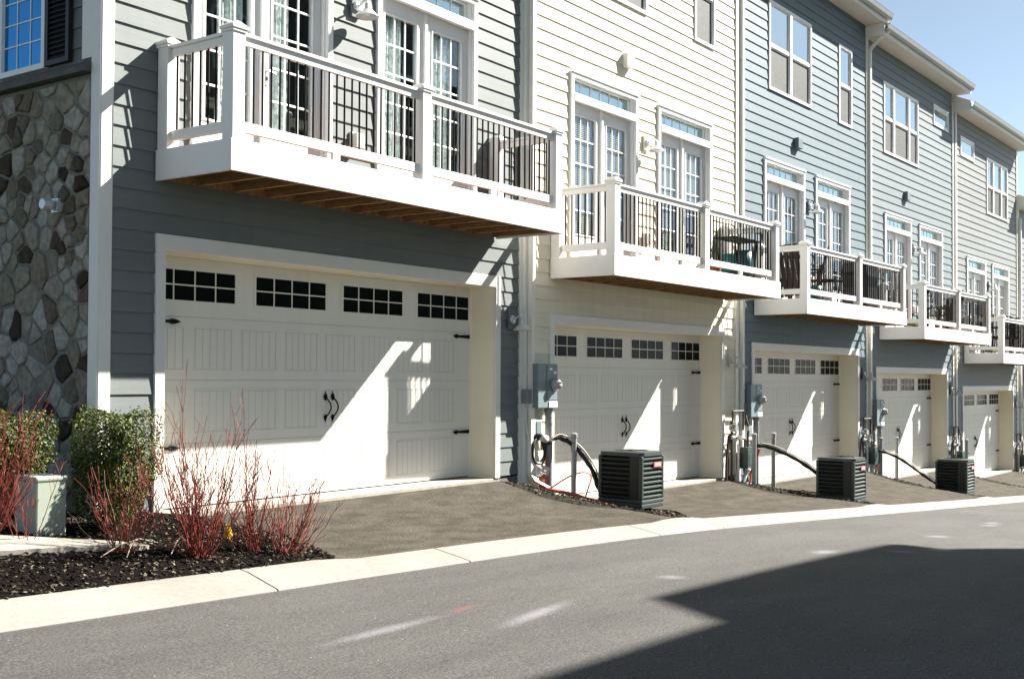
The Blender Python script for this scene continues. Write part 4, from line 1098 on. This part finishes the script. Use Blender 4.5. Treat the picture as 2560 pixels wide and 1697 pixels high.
# ------------------------------------------------------------------ planting at the left
def boxwood(x, y, zc, rx, rz, label, n=5200, seed=1):
    q = random.Random(seed); z0 = bed_z(x,y)
    o = empty('boxwood', (x,y,z0)); tag(o, label, 'shrub', 'clipped evergreen shrubs')
    lumps = [(q.uniform(0,6.28), q.uniform(-.8,1), q.uniform(.75,1.12)) for k in range(26)]
    mb = MB(); tones = []
    zc -= z0
    for k in range(n):
        a = q.uniform(0,6.28); u = q.uniform(-1,1); s = math.sqrt(1-u*u)
        d = Vector((s*math.cos(a), s*math.sin(a), u)); m = .90
        for (la,lu,lr) in lumps:
            ls = math.sqrt(max(0,1-lu*lu)); dd = d.dot(Vector((ls*math.cos(la), ls*math.sin(la), lu)))
            if dd > .86: m += (lr-.93)*1.1*min(1,(dd-.86)/.08)
        r = m*(1-.55*q.random()**2.0) + (.09 if q.random() < .06 else 0)
        # squarer than an ellipsoid: clipped sides, flat-ish top
        sq = 1/max(abs(d.x),abs(d.y),abs(d.z))**.35
        c = Vector((d.x*rx*r*sq, d.y*rx*r*sq, zc+d.z*rz*r*sq))
        if c.z < .03: continue
        L_ = q.uniform(.018,.036); w = L_*.62
        nrm = (d + Vector((q.gauss(0,.6),q.gauss(0,.6),q.gauss(0,.6)+.35))).normalized(); t = nrm.orthogonal().normalized()
        t = Matrix.Rotation(q.uniform(0,6.28),3,nrm) @ t; b = nrm.cross(t)
        mb.face([c-t*L_*.5, c+b*w*.5+nrm*.003, c+t*L_*.5, c-b*w*.5+nrm*.003]); tones.append(min(1,max(0,q.gauss(.48,.25))))
    f = mb.build('leaves', M['boxleaf'], o); set_tone(f, tones)
    br = MB()
    for k in range(34):
        a = q.uniform(0,6.28); r = q.uniform(.1,.8); br.tube([(0,0,-.02),(math.cos(a)*r*rx*.4,math.sin(a)*r*rx*.4,zc*.6),(math.cos(a)*r*rx,math.sin(a)*r*rx,zc+rz*q.uniform(-.6,.7)*(1-r*.5))], [.012,.008,.003], 5)
    br.build('branches', M['dkwood'], o)
boxwood(5.40, 8.02, -.70, .325, .475, 'round evergreen shrub at the house corner, right of the green utility box', 15000, 3)
boxwood(4.90, 8.80, -.60, .34, .44, 'evergreen shrub before the stone wall, cut by the left edge', 12000, 5)

def dogwood(x, y, label, stems, hmax, spread, seed, lean=(0,0), dead=0, thick=1.0, tall=()):
    q = random.Random(seed); z0 = bed_z(x,y)-.03
    o = empty('dogwood_shrub', (x,y,z0)); tag(o, label, 'shrub', 'red stemmed leafless shrubs')
    mb = MB(); tones = []
    def add(P, r0, r1, tone, n=5):
        f0 = len(mb.f); k = len(P); mb.tube(P, [r0+(r1-r0)*i/(k-1) for i in range(k)], n); tones.extend([tone]*(len(mb.f)-f0))
    for s in range(stems):
        a = q.uniform(0,6.28); isd = s < dead; tl = tall[s-dead] if 0 <= s-dead < len(tall) else None
        h = hmax*q.uniform(.45,1.05) if tl is None else tl[2]
        out = spread*q.uniform(.15,1)**.8
        ox, oy = (math.cos(a)*out+lean[0]*h, math.sin(a)*out+lean[1]*h) if tl is None else (tl[0], tl[1])
        b = Vector((q.gauss(0,.035), q.gauss(0,.035), 0))
        P = []
        for k in range(8):
            t = k/7; P.append(b+Vector((ox*t**.8+q.gauss(0,.013)*(k>0)*t, oy*t**.8+q.gauss(0,.013)*(k>0)*t, h*t**1.15)))
        tone = q.uniform(.0,.08) if isd else q.uniform(.42,1)
        add(P, .0052*thick*(1.25 if tl else q.uniform(.7,1.1)), .0024*thick, tone)
        if isd: continue
        for w in range(q.randint(3,7) + (2 if tl else 0)):
            j = q.randint(2,6); base = P[j]; d = (P[j]-P[j-1]).normalized()
            side = Vector((q.gauss(0,1), q.gauss(0,1), q.uniform(-.2,.5))).normalized()
            L_ = h*q.uniform(.12,.36); e = [base]
            for k in range(1,4): e.append(base + (d*.75+side*.42)*L_*k/3 + Vector((0,0,.05*L_*k)) + Vector((q.gauss(0,.006),q.gauss(0,.006),0)))
            add(e, .0029*thick, .0018*thick, q.uniform(.4,.95), 4)
            if q.random() < .4:
                s2 = Vector((q.gauss(0,1), q.gauss(0,1), .3)).normalized(); add([e[2], e[2]+(d*.6+s2*.5)*L_*.45], .0022*thick, .0011*thick, q.uniform(.4,.9), 4)
    ob_ = mb.build('stems', M['stem'], o); set_tone(ob_, tones)
dogwood(5.40, 6.98, 'largest red stemmed shrub, with a yellow flag beside its base', 66, .95, .46, 11, thick=.8, tall=((-.04,.30,1.28),(.16,.2,1.0),(-.22,.25,1.05),(.05,.35,1.1),(.42,.2,.95),(-.3,.1,.9)))
dogwood(5.92, 6.98, 'red stemmed shrub with one tall upright stem, second from the driveway', 28, .72, .28, 12, thick=.8, tall=((-.06,.10,1.28),(.12,.05,.8),(.17,.08,.78)))
dogwood(6.08, 6.80, 'low red stemmed shrub leaning over the driveway edge', 34, .62, .36, 13, thick=.8, lean=(.40,.10))
dogwood(4.92, 7.25, 'sparse red stemmed shrub with bleached dead stems beside the footpath', 36, .70, .48, 14, dead=6, thick=.75)
dogwood(4.15, 7.78, 'dense red stemmed shrub cut by the left edge', 40, 1.05, .38, 15, lean=(.15,0), thick=.8)
dogwood(4.52, 7.82, 'small red stemmed shrub at the left of the green utility box', 8, .7, .28, 16, thick=.7)
# fallen dead twigs
tw = MB()
for (ax,ay,bx,by) in ((4.6,7.0,5.2,7.12),(4.75,6.92,5.05,7.2),(5.1,6.9,5.5,7.25)):
    tw.tube([(ax+(bx-ax)*t, ay+(by-ay)*t, bed_z(ax,ay)+.05+.08*math.sin(t*3)) for t in (0,.3,.6,1)], [.003,.006,.006,.004], 5)
tag(tw.build('dead_branch', M['deadwood']), 'bleached dead branch lying on the dark mulch', 'branch')
# green utility pedestal
ux, uy = 4.70, 7.98; uz = bed_z(ux,uy)-.03
uo = empty('utility_box', (ux,uy,uz)); tag(uo, 'pale green utility box standing in the mulch before the stone wall', 'utility box')
m = MB(); m.box(0,.25,0,.30,0,.44); m.build('cabinet', M['pad'], uo, bevel=.014)
m = MB(); m.box(-.008,.258,-.008,.308,.425,.47); m.build('lid', M['pad'], uo, bevel=.016)
m = MB(); m.box(.03,.05,-.006,.0,.05,.08); m.build('latch', M['galv'], uo); m = MB(); m.box(.21,.225,-.006,0,.30,.33); m.build('latch', M['galv'], uo)
# marker flag
fx, fy = 5.78, 7.12; fz = bed_z(fx,fy)
fo = empty('marker_flag', (fx,fy,fz)); tag(fo, 'small yellow marker flag among the red stems', 'flag')
m = MB(); m.tube([(0,0,0),(0,0,.20)], .0025, 5); m.build('wire', M['iron'], fo)
m = MB(); m.prism([(-.03,.09),(.02,.07),(.045,.10),(.03,.16),(.0,.205),(-.035,.14)], 1, -.004, .0); m.build('flag', M['yellow'], fo)
# weeds at the far end
def weed(x, y, label, seed):
    q = random.Random(seed); mb = MB(); tones = []
    z0 = G(x,y)
    for k in range(420):
        c = Vector((q.gauss(0,.22), q.gauss(0,.18), abs(q.gauss(.35,.25)))); n = Vector((q.gauss(0,1),q.gauss(0,1),q.gauss(.5,1))).normalized(); t = n.orthogonal().normalized(); b = n.cross(t); L_ = q.uniform(.05,.11)
        mb.face([c-t*L_*.5, c+b*L_*.3, c+t*L_*.5, c-b*L_*.3]); tones.append(q.random())
    for k in range(12): 
        f0 = len(mb.f); mb.tube([(0,0,-.05),(q.gauss(0,.15),q.gauss(0,.15),.5)], .006, 4); tones += [.1]*(len(mb.f)-f0)
    o = mb.build('leafy_plant', M['weed']); o.location = (x,y,z0); set_tone(o, tones); tag(o, label, 'plant')
weed(37.45, 8.3, 'leafy green plant at the far end of the row', 4)

# ------------------------------------------------------------------ houses across the lane (they cast the shadow on the road)
def opposite(x0, x1, y, ze, label, col):
    zg = road_z((x0+x1)/2, -2)-.3
    o = empty('townhouse', (x0,y,zg), 0); tag(o, label, 'townhouse', 'townhouses across the lane')
    w_, h = x1-x0, ze-zg; sm = siding_mat('siding_across', col)
    m = MB(); n = int(h/EXPO)
    m.box(0,w_,-9,-.02,0,h-.02)
    for k in range(n):
        a, b = k*EXPO, min(h,(k+1)*EXPO); m.face([(0,.02,a),(0,.004,b),(w_,.004,b),(w_,.02,a)]); m.face([(0,.0,a),(0,.02,a),(w_,.02,a),(w_,.0,a)])
    board_tones(m.build('wall', sm, o))
    r = MB(); r.prism([(.45,h-.0),(.45,h+.16),(-4.5,h+2.2),(-9.5,h+.16),(-9.5,h),(-4.5,h+2.04)], 0, 0, w_); r.box(0,w_,.0,.45,h-.02,h-.001); r.build('roof', M['roof'], o)
    g = MB(); g.box(.6,w_-.6,.021,.05,.3,2.5); g.build('garage_door', M['door'], o)
    for zz in (3.6,6.7,9.4):
        for xx in (.8,w_-2.4):
            f = MB(); picture(f, xx, xx+1.6, zz, zz+1.5, .08, .021, .06); f.box(xx+.76,xx+.84,.021,.055,zz+.08,zz+1.42)
            fo_ = f.build('window', M['vinyl'], o); p = MB(); p.box(xx+.085,xx+1.515,.022,.03,zz+.085,zz+1.415); p.build('pane', M['gglass'], fo_)
ZE = 9.94
opposite(13.6, 20.09, -3.30, ZE, 'tan townhouse across the lane, set back from its neighbour', (.22,.20,.17))
opposite(20.10, 25.5, -2.55, ZE, 'grey townhouse across the lane, nearest the road', (.15,.16,.165))
opposite(25.51, 31.8, -3.30, ZE-1.6, 'low cream townhouse across the lane', (.5,.47,.40))

# ------------------------------------------------------------------ camera, sun, sky
def rotm(yaw, pit, roll):
    cy, sy, cp, sp, cr, sr = math.cos(yaw), math.sin(yaw), math.cos(pit), math.sin(pit), math.cos(roll), math.sin(roll)
    fw = Vector((sy*cp, cy*cp, sp)); r = Vector((cy,-sy,0)); u = r.cross(fw)
    return cr*r+sr*u, -sr*r+cr*u, fw
r, u, fw = rotm(rad(52.8), rad(1.26), rad(.30))
cam = bpy.data.cameras.new('camera'); co = bpy.data.objects.new('camera', cam); COL.objects.link(co)
co.matrix_world = Matrix(((r.x,u.x,-fw.x,0),(r.y,u.y,-fw.y,0),(r.z,u.z,-fw.z,0),(0,0,0,1)))
cam.sensor_width = 36; cam.lens = 2888/2560*36; cam.shift_y = 31.5/2560; cam.clip_end = 2000; cam.clip_start = .05
sc.camera = co
SUN = Vector((.70,-.34,.63)).normalized()
sl = bpy.data.lights.new('sun', 'SUN'); sl.energy = 5.0; sl.angle = rad(.5); sl.color = (1,.955,.88)
so = bpy.data.objects.new('sun', sl); COL.objects.link(so); so.rotation_euler = SUN.to_track_quat('Z','Y').to_euler(); so.location = (20,-20,30)
wd = bpy.data.worlds.new('World'); sc.world = wd; wd.use_nodes = True
N = wd.node_tree.nodes; L = wd.node_tree.links
sk = N.new('ShaderNodeTexSky'); sk.sky_type = 'NISHITA'; sk.sun_disc = False; sk.sun_elevation = math.asin(SUN.z); sk.sun_rotation = math.atan2(SUN.x, SUN.y)
sk.air_density = .44; sk.dust_density = .35; sk.ozone_density = 1.4
hs = N.new('ShaderNodeHueSaturation'); hs.inputs['Saturation'].default_value = .74; hs.inputs['Hue'].default_value = .480; hs.inputs['Value'].default_value = 1.0
L.new(sk.outputs[0], hs.inputs['Color']); L.new(hs.outputs[0], N['Background'].inputs[0]); N['Background'].inputs[1].default_value = .05
sc.view_settings.view_transform = 'Standard'; sc.view_settings.look = 'None'; sc.view_settings.exposure = 2.0; sc.view_settings.gamma = 1
sc.cycles.max_bounces = 8; sc.cycles.transparent_max_bounces = 12; sc.cycles.use_denoising = True
